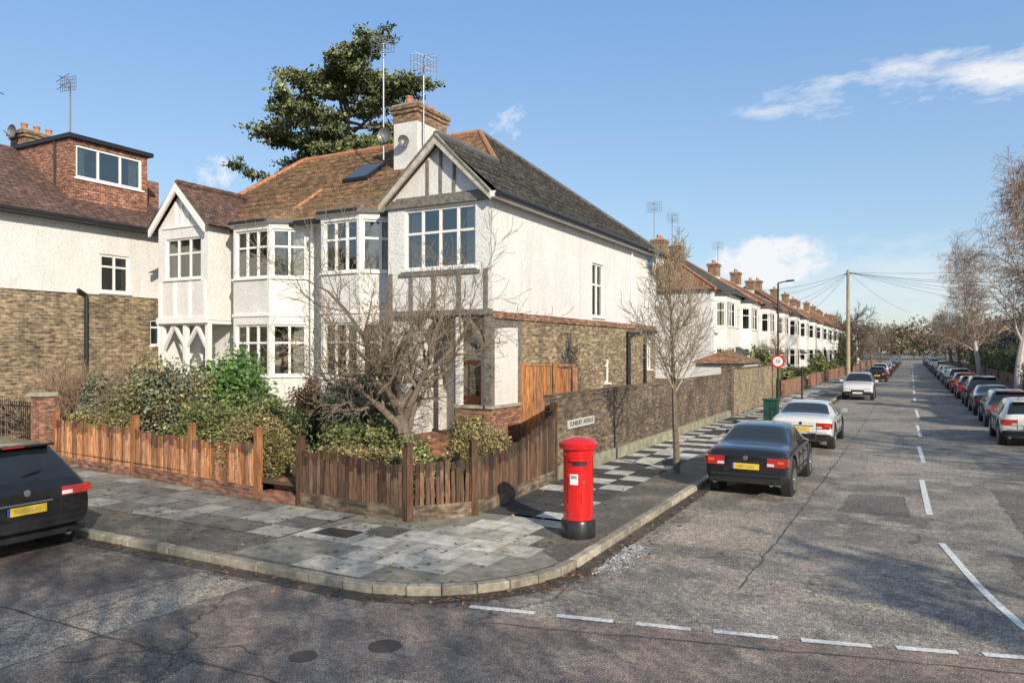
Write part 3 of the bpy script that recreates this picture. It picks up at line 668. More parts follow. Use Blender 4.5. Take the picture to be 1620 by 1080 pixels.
# ---------------------------------------------------------------- row houses
def rowhouse(name,xf,y0,Ln,s,tile,seed,depth=9):
    rg=random.Random(seed); e=empty(name); W=MB();WN=MB();RF=MB()
    X=lambda d: xf-s*d
    xa,xb=sorted((X(0),X(depth))); W.box(xa,xb,y0,y0+Ln,.1,7.0,WHITE2)
    W.box(xa-.02,xb+.02,y0-.02,y0+Ln+.02,.1,1.2,BRR)
    zr=10.0+rg.uniform(-.3,.3); xm=X(depth*.5); o=.35; i=3.6
    A=(X(-o),y0-o,6.95);B=(X(-o),y0+Ln+o,6.95);C=(X(depth+o),y0+Ln+o,6.95);D=(X(depth+o),y0-o,6.95);E=(xm,y0+i,zr);F_=(xm,y0+Ln-i,zr)
    RF.face([A,B,F_,E],tile);RF.face([B,C,F_],tile);RF.face([C,D,E,F_],tile);RF.face([D,A,E],TILO if seed%3==0 else tile)
    for p,q in((A,E),(D,E),(E,F_),(F_,B)): RF.tube(p,q,.08,.08,6,RIDGE)
    for yc,kind in((y0+2.6,'b'),(y0+Ln-2.6,'b'),(y0+5.6,'g'),(y0+Ln-5.6,'g')):
        if kind=='b':
            w=1.3;c=.7
            if s>0: fs=[(Fr((X(0),yc-w-c*.6),(s*c,c*.6)),math.hypot(c,c*.6)),(Fr((X(-c),yc-w),(0,1)),2*w),(Fr((X(-c),yc+w),(-s*c,c*.6)),math.hypot(c,c*.6))]
            else: fs=[(Fr((X(0),yc+w+c*.6),(s*c,-c*.6)),math.hypot(c,c*.6)),(Fr((X(-c),yc+w),(0,-1)),2*w),(Fr((X(-c),yc-w),(-s*c,-c*.6)),math.hypot(c,c*.6))]
            for F,ww in fs:
                ops=[(.1,ww-.1,4.6,6.2),(.1,ww-.1,1.5,3.2)]
                wall(W,F,0,ww,.1,6.6,ops,WHITE2,.1)
                for q in ops: window(WN,F,q[0],q[1],q[2],q[3],3 if ww>1.5 else 1,.65,False,.07,back=.3)
            pr=[(X(0),yc-w-c*.6-.15),(X(-c-.15),yc-w-.05),(X(-c-.15),yc+w+.05),(X(0),yc+w+c*.6+.15)]
            apx=(X(.8),yc,7.9)
            for k in range(3): RF.face([(*pr[k],6.6),(*pr[k+1],6.6),apx],tile)
            RF.face([(*p,6.59) for p in pr],FRAME)
        else:
            F=Fr((X(-.02),yc-.55),(0,1)) if s>0 else Fr((X(-.02),yc+.55),(0,-1))
            WN.obox(F,0,1.1,.3,2.4,0,.04,DOORM if rg.random()<.5 else BLK); window(WN,F,.05,1.05,4.7,6.1,2,.65,False,.07,c=.08,back=0)
            RF.hexa([(X(0),yc-.9,2.9),(X(-.9),yc-.9,2.7),(X(-.9),yc+.9,2.7),(X(0),yc+.9,2.9),(X(0),yc-.9,3.3),(X(-.9),yc-.9,2.8),(X(-.9),yc+.9,2.8),(X(0),yc+.9,3.3)],tile)
    F=Fr((0,y0-.02),(1,0)); xw=(xa+xb)/2
    window(WN,F,xw-.4,xw+.5,4.5,5.9,2,.65,False,.07,c=.08,back=0)
    for yy in(y0+1.6,y0+Ln-2.6) if seed%2 else (y0+2,y0+Ln/2-.5):
        xc=X(depth*.42); chimney(W,min(xc,xc-.8),max(xc,xc-.8),yy,yy+1.1,8.0,9.6,10.9+rg.uniform(-.3,.2),3,WHITE2)
    W.build('walls_and_chimneys',e);WN.build('windows_and_doors',e);RF.build('roof',e)
    return e
y=47.5
for i in range(9):
    rowhouse('semi_detached_house',-11.2,y,13.5,1,TILD if i%2==0 else TILP,i,9); y+=16.5
for i,y in enumerate((58,75,92,109,126,143)): rowhouse('semi_detached_house',14,y,13.5,-1,TILB,20+i)
rowhouse('semi_detached_house',14,30,13,-1,TILP,31)
aerial('television_aerial',-15.6,49.5,10,13.0,.5,None,.2); aerial('television_aerial',-15.2,52.5,10,12.7,.5,None,.9)
aerial('television_aerial',-15,66,10,12.4,.5,None,.4)
e=empty('garage'); mb=MB(); mb.box(-10.3,-7.7,40,44,.3,2.35,WHITE2)
mb.face([(-10.6,39.7,2.35),(-7.5,39.7,2.35),(-9,41,3.05)],TILO);mb.face([(-7.5,39.7,2.35),(-7.5,44.3,2.35),(-9,43,3.05),(-9,41,3.05)],TILB);mb.face([(-7.5,44.3,2.35),(-10.6,44.3,2.35),(-9,43,3.05)],TILB);mb.face([(-10.6,44.3,2.35),(-10.6,39.7,2.35),(-9,41,3.05),(-9,43,3.05)],TILB)
mb.build('walls_and_roof',e)
mb=MB(); 
for i in range(10): mb.box(-7.35,-7.1,50+i*14.,50+i*14+11,0,1.1,BRR)
mb.build('front_garden_wall')
mb=MB()
for i in range(12): mb.box(7.4,7.65,30+i*14.,30+i*14+12,0,1.1,BRR)
mb.build('front_garden_wall')
# ---------------------------------------------------------------- cars
TYRE=P('tyre',(.02,.02,.02),.85,.2,20,obj=True); RIM=P('alloy_rim',(.45,.46,.48),.3,.1,metal=.8,obj=True)
CGL=P('car_glass',(.012,.015,.018),.04,.1,obj=True,spec=.8,coat=.5); RED=P('tail_light',(.45,.02,.015),.2,.2,30,coat=1,obj=True); CLR=P('head_light',(.6,.62,.65),.1,.2,40,coat=1,obj=True)
AMB=P('indicator',(.6,.2,.03),.2,.1,coat=1,obj=True)
PLY=P('number_plate_yellow',(.75,.52,.03),.5,.05,obj=True); PLB=P('plate_blue',(.02,.06,.4),.5,.05,obj=True); PLW=P('number_plate_white',(.7,.7,.68),.5,.05,obj=True); PLC=P('plate_blur',(.50,.37,.08),.6,.4,25,obj=True)
TRIM=P('car_black_trim',(.018,.018,.019),.55,.1,obj=True); CHR=P('chrome',(.6,.6,.62),.15,.05,metal=1,obj=True)
def paint(name,c,metal=.3,dirt=.12): return P(name,c,.32,dirt,6,coat=1,metal=metal,obj=True)
PROF={'sedan':(1.39,[(0,.34,.76,.86,.93,.80,'b','b'),(.02,.26,.87,.985,.97,.86,'b','b'),(.09,.23,.90,1.03,1.,.86,'b','b'),(.195,.21,.91,1.05,1.,.83,'g','b'),(.335,.20,.92,1.34,1.,.66,'b','b'),(.375,.20,.92,1.375,1.,.67,'b','g'),(.49,.20,.92,1.39,1.,.68,'b','b'),(.51,.20,.92,1.39,1.,.68,'b','g'),(.60,.20,.91,1.365,1,.67,'g','g'),(.735,.21,.89,.98,1,.82,'b','b'),(.80,.22,.87,.94,.99,.82,'b','b'),(.93,.25,.78,.85,.96,.82,'b','b'),(.985,.27,.66,.74,.92,.8,'b','b'),(1.0,.32,.58,.62,.84,.7,'b','b')]),
'hatch':(1.47,[(0,.36,.80,.90,.93,.80,'b','b'),(.02,.28,.90,1.03,.97,.82,'g','b'),(.10,.23,.94,1.42,.99,.66,'b','b'),(.15,.21,.95,1.45,1,.67,'b','g'),(.31,.2,.95,1.47,1,.68,'b','b'),(.33,.2,.94,1.47,1,.68,'b','g'),(.46,.2,.93,1.47,1,.68,'b','b'),(.48,.2,.93,1.47,1,.68,'b','g'),(.60,.2,.92,1.43,1,.67,'g','g'),(.76,.21,.9,1.02,1,.82,'b','b'),(.84,.22,.87,.96,.99,.82,'b','b'),(.94,.25,.78,.87,.95,.82,'b','b'),(.985,.27,.66,.76,.92,.8,'b','b'),(1,.33,.58,.64,.84,.7,'b','b')]),
'suv':(1.66,[(0,.42,.92,1.0,.92,.82,'b','b'),(.02,.34,1.03,1.12,.97,.84,'g','b'),(.105,.29,1.07,1.60,.99,.64,'b','b'),(.15,.27,1.07,1.63,1,.65,'b','g'),(.30,.26,1.06,1.66,1,.67,'b','b'),(.32,.26,1.06,1.66,1,.67,'b','g'),(.46,.26,1.05,1.66,1,.68,'b','b'),(.48,.26,1.05,1.66,1,.68,'b','g'),(.60,.26,1.04,1.61,1,.67,'g','g'),(.74,.27,1.02,1.12,1,.84,'b','b'),(.84,.28,.98,1.06,.99,.84,'b','b'),(.94,.3,.90,.98,.96,.82,'b','b'),(.985,.32,.78,.86,.92,.8,'b','b'),(1,.38,.68,.74,.84,.7,'b','b')])}
CARC={}
def car(name,kind,pm,loc,head,Ln=4.5,Wd=1.78,yellow=True,wr=None):
    key=(kind,pm.name,round(Ln,2)); e=empty(name,loc); e.rotation_euler=(0,0,head)
    if key in CARC:
        for nm,me in CARC[key]:
            o=bpy.data.objects.new(nm,me); COL.objects.link(o); o.parent=e
        return e
    Hh,ST=PROF[kind]; w=Wd/2; wr=wr or {'sedan':.315,'hatch':.315,'suv':.37}[kind]
    verts=[];faces=[];fm=[]
    for (t,zl,zb,zt,wb,wt,a,b) in ST:
        half=[(0,zl),(.55*w*wb,zl),(.93*w*wb,zl+.02),(.99*w*wb,zl+.16),(1.0*w*wb,zl+(zb-zl)*.6),(.965*w*wb,zb),(wt*w,zt-.035),(wt*w*.6,zt-.005),(0,zt)]
        ring=half+[(-x,z) for x,z in half[1:-1]][::-1]
        verts+=[(x,t*Ln,z) for x,z in ring]
    n=16
    for i in range(len(ST)-1):
        for j in range(n):
            k=(j+1)%n; faces.append((i*n+j,i*n+k,(i+1)*n+k,(i+1)*n+j))
            top=j in(6,7,8,9); side=j in(5,10); f=0
            if top and ST[i][6]=='g': f=1
            if side and ST[i][7]=='g': f=1
            if j in(1,2,13,14): f=2
            fm.append(f)
    for base,rev in((0,True),((len(ST)-1)*n,False)):
        for j in range(0,8):
            q=[base+j,base+j+1]+([base+n-j-1] if j+1!=8 else [])+([base+(n-j)] if j!=0 else [])
            if not rev: q=q[::-1]
            faces.append(tuple(q)); fm.append(2 if j<3 else 0)
    me=bpy.data.meshes.new('body'); me.from_pydata(verts,[],faces)
    for m in(pm,CGL,TRIM): me.materials.append(m)
    me.polygons.foreach_set('material_index',fm); me.polygons.foreach_set('use_smooth',[True]*len(fm))
    ca=me.attributes.new('crease_edge','FLOAT','EDGE')
    for ed in me.edges:
        a,b=ed.vertices; ja,jb=a%n,b%n; c=0
        if ja==jb and ja in(5,11): c=.55
        if ja==jb and ja in(6,10): c=.35
        if a//n==b//n and a//n in(0,len(ST)-1): c=.6
        if a//n==b//n and ST[a//n][6]!=ST[max(0,a//n-1)][6] and ja in(6,7,8,9,10) and jb in(6,7,8,9,10): c=.7
        ca.data[ed.index].value=c
    import bmesh
    bm=bmesh.new(); bm.from_mesh(me); bmesh.ops.recalc_face_normals(bm,faces=bm.faces); bm.to_mesh(me); bm.free()
    ob=bpy.data.objects.new('body',me); COL.objects.link(ob)
    sb=ob.modifiers.new('s','SUBSURF'); sb.levels=2; sb.render_levels=2
    wy=[.185*Ln if kind!='suv' else .19*Ln, .815*Ln]
    cut=[]
    for yy in wy:
        for sx in(-1,1):
            m2=MB(); m2.mats=[pm,CGL,TRIM]; m2.tube((sx*(w-.28),yy,wr),(sx*(w+.2),yy,wr),wr+.05,wr+.05,28,TRIM)
            co=m2.build('cut'); cut.append(co); bo=ob.modifiers.new('b','BOOLEAN'); bo.object=co; bo.operation='DIFFERENCE'; bo.solver='EXACT'
    dg=bpy.context.evaluated_depsgraph_get(); dg.update()
    nm=bpy.data.meshes.new_from_object(ob.evaluated_get(dg)); nm.set_sharp_from_angle(angle=math.radians(38))
    bpy.data.objects.remove(ob)
    for c in cut: bpy.data.objects.remove(c)
    o=bpy.data.objects.new('body',nm); COL.objects.link(o); o.parent=e
    mb=MB()
    for yy in wy:
        for sx in(-1,1):
            xo=sx*(w-.015); xi=sx*(w-.22)
            mb.tube((xi,yy,wr),(xo-sx*.02,yy,wr),wr,wr,28,TYRE); mb.tube((xo-sx*.02,yy,wr),(xo,yy,wr),wr,wr*.93,28,TYRE)
            mb.tube((xo,yy,wr),(xo+sx*.003,yy,wr),wr*.70,wr*.70,24,TRIM)
            for k in range(10):
                a=k*math.pi/5; ca_,sa=math.cos(a),math.sin(a)
                mb.tube((xo+sx*.006,yy+ca_*.04,wr+sa*.04),(xo+sx*.006,yy+ca_*wr*.68,wr+sa*wr*.68),.02,.014,4,RIM)
            for k in range(24):
                a=k*math.pi/12;b=(k+1)*math.pi/12; mb.tube((xo+sx*.004,yy+math.cos(a)*wr*.69,wr+math.sin(a)*wr*.69),(xo+sx*.004,yy+math.cos(b)*wr*.69,wr+math.sin(b)*wr*.69),.014,.014,4,RIM)
            mb.tube((xo,yy,wr),(xo+sx*.015,yy,wr),.05,.045,12,RIM)
    o2=mb.build('wheels',e,smooth=True)
    mb=MB(); zb=ST[1][2]; lz0,lz1=(zb-.22,zb-.02); yr=-.004
    if kind=='suv': lz0=zb-.17
    plz=.58 if kind=='sedan' else (zb-.36)
    for sx in(-1,1):
        xa,xb=sorted((sx*.50*w,sx*.905*w)); mb.box(xa,xb,yr-.012,.06,lz0,lz1-.02,RED)
        xa,xb=sorted((sx*.50*w,sx*.66*w)); mb.box(xa,xb,yr-.016,.06,lz0+.015,lz0+.07,CLR)
        xa,xb=sorted((sx*.74*w,sx*.88*w)); mb.box(xa,xb,yr-.016,.06,lz0+.08,lz0+.12,AMB if kind=='sedan' else RED)
        xa,xb=sorted((sx*.88*w,sx*.975*w)); mb.box(xa,xb,.02,.22,lz0+.02,lz1-.03,RED)
        xa,xb=sorted((sx*.45*w,sx*.80*w)); zf=ST[-3][2]-.12; mb.box(xa,xb,Ln-.16,Ln+.004,zf-.12,zf-.01,CLR)
        xa,xb=sorted((sx*(w*1.0),sx*(w*1.0+.17))); ym=.69*Ln; mb.box(xa-.02,xb,ym-.03,ym+.09,ST[5][2]+.02,ST[5][2]+.15,pm)
        xa,xb=sorted((sx*.60*w,sx*.72*w)); mb.tube((xa,-.02,.30),(xa,.1,.30),.03,.03,10,CHR)
        for t in(.36,.505,.69): xa,xb=sorted((sx*w*.975,sx*w*1.002)); mb.box(xa,xb,t*Ln-.004,t*Ln+.004,.38,zb-.06,TRIM)
        for t in(.40,.55): xa,xb=sorted((sx*w*.97,sx*(w+.015))); mb.box(xa,xb,t*Ln,t*Ln+.16,zb-.16,zb-.13,CHR if kind=='suv' else TRIM)
        xa,xb=sorted((sx*w*.96,sx*w*1.004)); mb.box(xa,xb,.27*Ln,.735*Ln,.46,.49,TRIM)
    mb.box(-w*.82,w*.82,-.035,.05,.44,.50,TRIM); mb.box(-w*.80,w*.80,Ln-.05,Ln+.03,.30,.44,TRIM); mb.box(-w*.4,w*.4,Ln-.05,Ln+.012,.52,.64,TRIM)
    mb.box(-w*.85,w*.85,-.02,.08,.30,.38,TRIM)
    mb.box(-w*.80,w*.80,yr-.003,.03,.535,.545,TRIM)
    for sx in(-1,1): mb.box(sx*w*.49-.004,sx*w*.49+.004,yr-.003,.03,.545,zb-.02,TRIM)
    mb.box(-.27,.27,yr-.014,.03,plz,plz+.12,PLY); mb.box(-.27,-.23,yr-.016,.03,plz,plz+.12,PLB)
    mb.box(-.19,.19,yr-.016,.02,plz+.03,plz+.09,PLC)
    mb.box(-.27,.27,Ln-.02,Ln+.034,.40,.51,PLW)
    mb.box(-.36,.36,yr-.006,.04,plz+.14,plz+.165,CHR if kind!='sedan' else TRIM)
    mb.tube((0,-.012,zb-.06),(0,.03,zb-.06),.035,.035,14,CHR)
    if kind!='sedan':
        z=ST[2][3]; mb.box(-w*.60,w*.60,ST[2][0]*Ln-.14,ST[2][0]*Ln+.1,z-.02,z+.015,pm); mb.tube((0,ST[1][0]*Ln+.05,zb+.16),(.3,ST[1][0]*Ln+.07,zb+.24),.01,.01,4,TRIM)
        mb.box(-.15,.15,ST[2][0]*Ln-.15,ST[2][0]*Ln-.14,z-.015,z+.003,RED)
    o3=mb.build('lights_plates_trim',e,bevel=.008)
    CARC[key]=[('body',nm),('wheels',o2.data),('lights_plates_trim',o3.data)]
    return e
BLACKP=paint('paint_black',(.008,.008,.009),.1); WHITEP=paint('paint_white',(.68,.67,.64),0,.06); GREYP=paint('paint_dark_grey',(.05,.055,.06)); BLUEP=paint('paint_dark_blue',(.02,.03,.07)); REDP=paint('paint_red',(.35,.02,.02),.1); SILV=paint('paint_silver',(.38,.39,.40),.6)
car('parked_suv','suv',BLACKP,(-11.1,5.97,0),math.pi/2,4.7,1.95)
car('parked_saloon_car','sedan',BLACKP,(-2.98,15.55,.004),0,4.4,1.70)
car('parked_saloon_car','sedan',WHITEP,(-2.95,23.9,.004),0,4.7,1.82)
car('parked_suv','suv',WHITEP,(-2.85,53.6,.004),math.pi,4.3,1.8)
RL=random.Random(5); kinds=['hatch','sedan','suv','hatch']; paints=[GREYP,BLACKP,SILV,BLUEP,GREYP,WHITEP]
car('parked_car','hatch',BLACKP,(-2.9,80,.004),0,4.4,1.78)
y=90
for i in range(22): car('parked_car',kinds[RL.randrange(4)],paints[RL.randrange(6)],(-2.95+RL.uniform(-.1,.1),y,.004),0,4.4,1.78); y+=RL.uniform(5.2,6.5)
car('parked_car','hatch',WHITEP,(3.35,27.6,.004),0,4.4,1.78)
car('parked_car','hatch',GREYP,(3.45,34.0,.004),0,4.4,1.78); car('parked_car','sedan',BLACKP,(3.4,40,.004),0,4.4,1.70)
car('parked_suv','suv',BLUEP,(3.45,46,.004),0,4.4,1.8); car('parked_car','hatch',REDP,(3.4,53,.004),0,4.4,1.78); car('parked_car','hatch',REDP,(3.4,60,.004),0,4.4,1.78)
y=66
for i in range(24): car('parked_car',kinds[RL.randrange(4)],paints[RL.randrange(6)],(3.42+RL.uniform(-.1,.1),y,.004),0,4.4,1.78); y+=RL.uniform(5.2,6.2)
# ---------------------------------------------------------------- pillar box
e=empty('pillar_box',(-4.6,10.7,.1)); PR=P('post_red',(.60,.012,.012),.22,.12,12,60,.15,.004,coat=.8,obj=True)
mb=MB(); mb.lathe(0,0,[(.27,0),(.27,.24),(.255,.27),(.235,.28)],32,P('black_gloss',(.015,.015,.015),.3,.1,coat=.5,obj=True)); mb.build('base',e,smooth=True)
mb=MB(); mb.lathe(0,0,[(.235,.27),(.235,1.24),(.25,1.25),(.25,1.29),(.24,1.30),(.24,1.36),(.29,1.38),(.305,1.41),(.305,1.46),(.28,1.49),(.22,1.53),(.10,1.565),(.0,1.57)],40,PR)
mb.build('cylinder_and_cap',e,smooth=True)
mb=MB()
def arcpanel(r,a0,a1,z0,z1,mat,th=.008,n=8):
    for i in range(n):
        t0=a0+(a1-a0)*i/n;t1=a0+(a1-a0)*(i+1)/n
        p=[(r*math.cos(t0),r*math.sin(t0)),(r*math.cos(t1),r*math.sin(t1)),((r+th)*math.cos(t1),(r+th)*math.sin(t1)),((r+th)*math.cos(t0),(r+th)*math.sin(t0))]
        mb.hexa([(*q,z0) for q in p]+[(*q,z1) for q in p],mat)
fa=math.radians(-62)
arcpanel(.234,fa-.75,fa+.75,.36,1.06,PR,.012); arcpanel(.236,fa-.5,fa+.5,1.13,1.19,TRIM,.006); arcpanel(.236,fa-.55,fa+.55,1.2,1.23,PR,.035)
arcpanel(.247,fa-.62,fa-.1,.84,1.0,FRAME,.006); arcpanel(.246,fa+.1,fa+.55,.55,.72,PR,.016); arcpanel(.246,fa+.2,fa+.3,.86,.9,CHR,.01)
arcpanel(.253,fa-.55,fa-.17,.93,.98,P('notice_print',(.25,.25,.27),.6,.5,60,obj=True),.002,4)
for k in(.45,.95): arcpanel(.24,fa-.85,fa-.72,k,k+.08,PR,.025,3)
mb.build('door_aperture_and_notice',e)
mb=MB(); GC=P('cabinet_green',(.015,.075,.055),.5,.15,obj=True); mb.box(-4.98,-4.52,29.6,30.1,.1,.2,CONC); mb.box(-5.0,-4.5,29.6,30.1,.2,1.1,GC); mb.box(-5.04,-4.46,29.56,30.14,1.1,1.16,GC); mb.box(-4.76,-4.74,29.59,29.6,.25,1.05,BLK); mb.box(-4.7,-4.68,29.58,29.6,.6,.7,CHR); mb.build('utility_cabinet',bevel=.02)
e=empty('street_lamp'); mb=MB(); lx,ly=-6.7,44.5
mb.tube((lx,ly,.1),(lx,ly,1.4),.08,.075,12,BLK); mb.tube((lx,ly,1.4),(lx,ly,6.9),.045,.035,12,BLK); mb.tube((lx,ly,6.9),(lx+.6,ly,7.0),.025,.025,8,BLK); mb.hexa([(lx+.4,ly-.1,6.93),(lx+.9,ly-.1,6.97),(lx+.9,ly+.1,6.97),(lx+.4,ly+.1,6.93),(lx+.45,ly-.07,7.03),(lx+.85,ly-.07,7.06),(lx+.85,ly+.07,7.06),(lx+.45,ly+.07,7.03)],BLK); mb.build('column_and_lantern',e)
e=empty('speed_limit_sign'); mb=MB()
SR=P('sign_red',(.6,.01,.01),.4,.05)
mb.tube((lx,ly-.10,2.4),(lx,ly-.07,2.4),.26,.26,32,SR); mb.tube((lx,ly-.112,2.4),(lx,ly-.101,2.4),.195,.195,32,FRAME); mb.box(lx-.07,lx+.07,ly-.07,ly+.06,2.3,2.36,BLK); mb.build('disc',e); text('20',(lx,ly-.118,2.4),(math.pi/2,0,0),.27,BLK,e)
e=empty('street_lamp'); mb=MB(); mb.tube((-6.4,100,.1),(-6.4,100,6.5),.06,.04,10,BLK); mb.tube((-6.4,100,6.5),(-5.7,100,6.6),.03,.03,6,BLK); mb.build('column',e)
e=empty('signpost'); mb=MB(); mb.tube((-5.6,46,.1),(-5.6,46,2.6),.035,.035,8,BLK); mb.box(-5.75,-5.45,45.94,45.96,2.1,2.5,FRAME); mb.build('post_and_plate',e)
e=empty('telegraph_pole'); mb=MB(); px_,py_=-4.5,66
PW=P('pole_wood',(.42,.33,.21),.9,.2,4); mb.tube((px_,py_,0),(px_,py_,9.6),.12,.09,12,PW); mb.tube((px_-.2,py_,9.3),(px_+.2,py_,9.3),.03,.03,6,BLK); mb.build('pole',e)
mb=MB()
for tx,ty,tz in((-11,50,7),(-11,58,7),(-11,70,7),(-11,78,7.2),(14,60,7),(14,70,7),(14,80,7),(14,96,7),(12,52,7),(-11,90,7),(16,44,7.5),(0,120,8.5)):
    a=Vector((px_,py_,9.4)); b=Vector((tx,ty,tz)); pr_=a
    for i in range(1,9):
        t=i/8; q=a.lerp(b,t); q.z-=1.0*4*t*(1-t)*.5; mb.tube(pr_,q,.01,.01,3,BLK); pr_=q
mb.build('overhead_wires',e)
# ---------------------------------------------------------------- trees
prG=dict(seg=[4,6,5,4,3],nch=[10,8,7,6],start=[.45,.2,.12,.1],rat=[1.35,.55,.5,.55],ang=[58,45,42,40],wob=.15,trop=[0,.05,.07,.07,.05],tap=[.35,.75,.8,.8,.7],rr=[.6,.6,.6,.6],rmin=.004,sh=0)
tree('bare_garden_tree',-8.75,12.0,.4,1.95,prG,11,r=.13,matlev=2)
prS=dict(seg=[9,5,4,3],nch=[34,10,6],start=[.38,.12,.1],rat=[.40,.42,.5],ang=[44,34,34],wob=.08,w0=.012,trop=[.02,.09,.06,.04],tap=[.85,.8,.8,.7],rr=[.5,.55,.6],rmin=.0045,sh=.55)
tree('bare_street_tree',-4.9,17.3,.1,4.9,prS,5,tm=P('pale_twig',(.34,.28,.19),.9,.3),r=.06,matlev=1)
prB=dict(seg=[12,8,7,6],nch=[36,16,9],start=[.2,.15,.1],rat=[.32,.45,.5],ang=[42,40,40],wob=.08,trop=[.02,.04,-.04,-.16],tap=[.9,.8,.8,.7],rr=[.45,.5,.6],rmin=.009)
tree('silver_birch_tree',6.6,62,.1,15.5,prB,8,BIRCH,BTWIG,.2,matlev=2)
tree('silver_birch_tree',7.6,50,.1,12,prB,9,BIRCH,BTWIG,.17,matlev=2)
tree('silver_birch_tree',6.4,92,.1,12.5,prB,10,BIRCH,BTWIG,.18,matlev=2)
prR=dict(seg=[7,6,5,4],nch=[14,9,7],start=[.3,.15,.1],rat=[.55,.5,.5],ang=[50,42,40],wob=.1,trop=[.02,.05,.04,.03],tap=[.7,.8,.8,.7],rr=[.55,.55,.6],rmin=.012)
_,rt,_=tree('bare_street_tree',-5.0,74,.1,5.5,prR,21,r=.13,matlev=2)
def inst(name,o,x,y,z,s,rz):
    e=empty(name,(x,y,z)); e.scale=(s,s,s); e.rotation_euler=(0,0,rz); q=bpy.data.objects.new('trunk_and_branches',o.data); COL.objects.link(q); q.parent=e
for x,y,s in((-5,96,.9),(-5,120,1),(-5,150,1.1),(6,120,1.2),(6,140,1.4),(6.3,165,1.5),(-8.6,58,.6)): inst('bare_street_tree',rt,x,y,.1,s,y)
_,bt,_=tree('bare_street_tree',13,-4.2,.1,9.0,prR,33,r=.26,matlev=2)
inst('bare_street_tree',bt,22,-1.5,.1,1.05,1.3); inst('bare_street_tree',bt,4.5,-5.5,.1,.95,2.2); inst('bare_street_tree',bt,9,-9,.1,1.1,5.2)
inst('bare_street_tree',bt,16.5,11.0,.1,1.0,3); inst('bare_street_tree',bt,11.5,17,.1,.8,4.4)
bush('evergreen_tree',19.0,-3.5,5.5,2.6,2.6,4.6,DGREEN,300,18,.22,seed=95,lump=.3)
bush('evergreen_tree',20.5,10.5,4.5,2.2,2.2,4.0,DGREEN,260,18,.22,seed=96,lump=.3)
prT=dict(seg=[4,4,4,3],nch=[6,6,5],start=[.1,.1,.1],rat=[.8,.6,.6],ang=[35,35,35],wob=.14,trop=[.02,.03,.03,.02],tap=[.6,.8,.8,.6],rr=[.7,.7,.7],rmin=.004)
SHR=P('shrub_twig',(.28,.19,.13),.9,.3)
for x,y,h,sd in((-21.9,12.9,1.9,1),(-22.5,13.6,2.0,2),(-21.2,14.2,1.6,3),(-19.3,13.6,1.9,4),(-18.3,13.9,1.8,5),(-19.9,14.2,1.8,6)):
    segs=[]; rg=random.Random(sd)
    for k in range(8): grow(segs,Vector((rg.gauss(0,.12),rg.gauss(0,.12),0)),Vector((rg.gauss(0,.5),rg.gauss(0,.5),1)),h*rg.uniform(.6,.9),.018,0,rg,prT)
    e=empty('bare_shrub',(x,y,.4)); treemesh('stems',segs,e,SHR,SHR)
def cedar(x,y,zt,seed):
    rg=random.Random(seed); e=empty('cedar_tree'); segs=[]; cents=[]
    p=Vector((x,y,0)); tr=[]
    for i in range(13):
        tr.append((p.copy(),.5*(1-i/13.5))); p=p+Vector((rg.gauss(.03,.08),rg.gauss(0,.08),zt/12.6))
    for i in range(12): segs.append((tr[i][0],tr[i+1][0],tr[i][1],tr[i+1][1],0))
    nl=70
    for k in range(nl):
        h=.48+.52*(k/nl); f=h*12; i=min(int(f),11); q=tr[i][0].lerp(tr[i+1][0],f-i)
        az=k*2.4+rg.uniform(-.4,.4); Lm=(5.4 if h<.82 else 5.4-(h-.82)/.18*2.2)*rg.uniform(.5,1.1); el=rg.uniform(-.02,.34)+max(0,h-.8)*1.5
        d=Vector((math.cos(az)*math.cos(el),math.sin(az)*math.cos(el),math.sin(el))); r=.13*(1-h*.5)
        n=7; prev=q
        for j in range(n):
            d=(d+Vector((rg.gauss(0,.10),rg.gauss(0,.10),rg.gauss(0,.07)-.015))).normalized(); nx=prev+d*Lm/n
            segs.append((prev,nx,r*(1-j/n*.8),r*(1-(j+1)/n*.8),1))
            if j>=2:
                for sidx in range(3):
                    sd=Matrix.Rotation(rg.uniform(-1.5,1.5),3,'Z')@d; sl=rg.uniform(.5,1.3); tip=nx+Vector((sd.x,sd.y,rg.uniform(-.05,.25)))*sl
                    segs.append((nx,tip,.03,.012,1))
                    for c in range(4):
                        t=.35+.65*c/3; cc=nx.lerp(tip,t)+Vector((rg.gauss(0,.12),rg.gauss(0,.12),rg.gauss(0,.05)+.05)); cents.append(tuple(cc))
            prev=nx
    treemesh('trunk_and_limbs',segs,e,BARK,BARK)
    leafmesh('needle_foliage',cents,[.20,.20,.09],18,.11,[(.11,.135,.045),(.15,.175,.06),(.20,.205,.08),(.06,.08,.03)],seed,e)
cedar(-26.9,30.7,18.4,3)
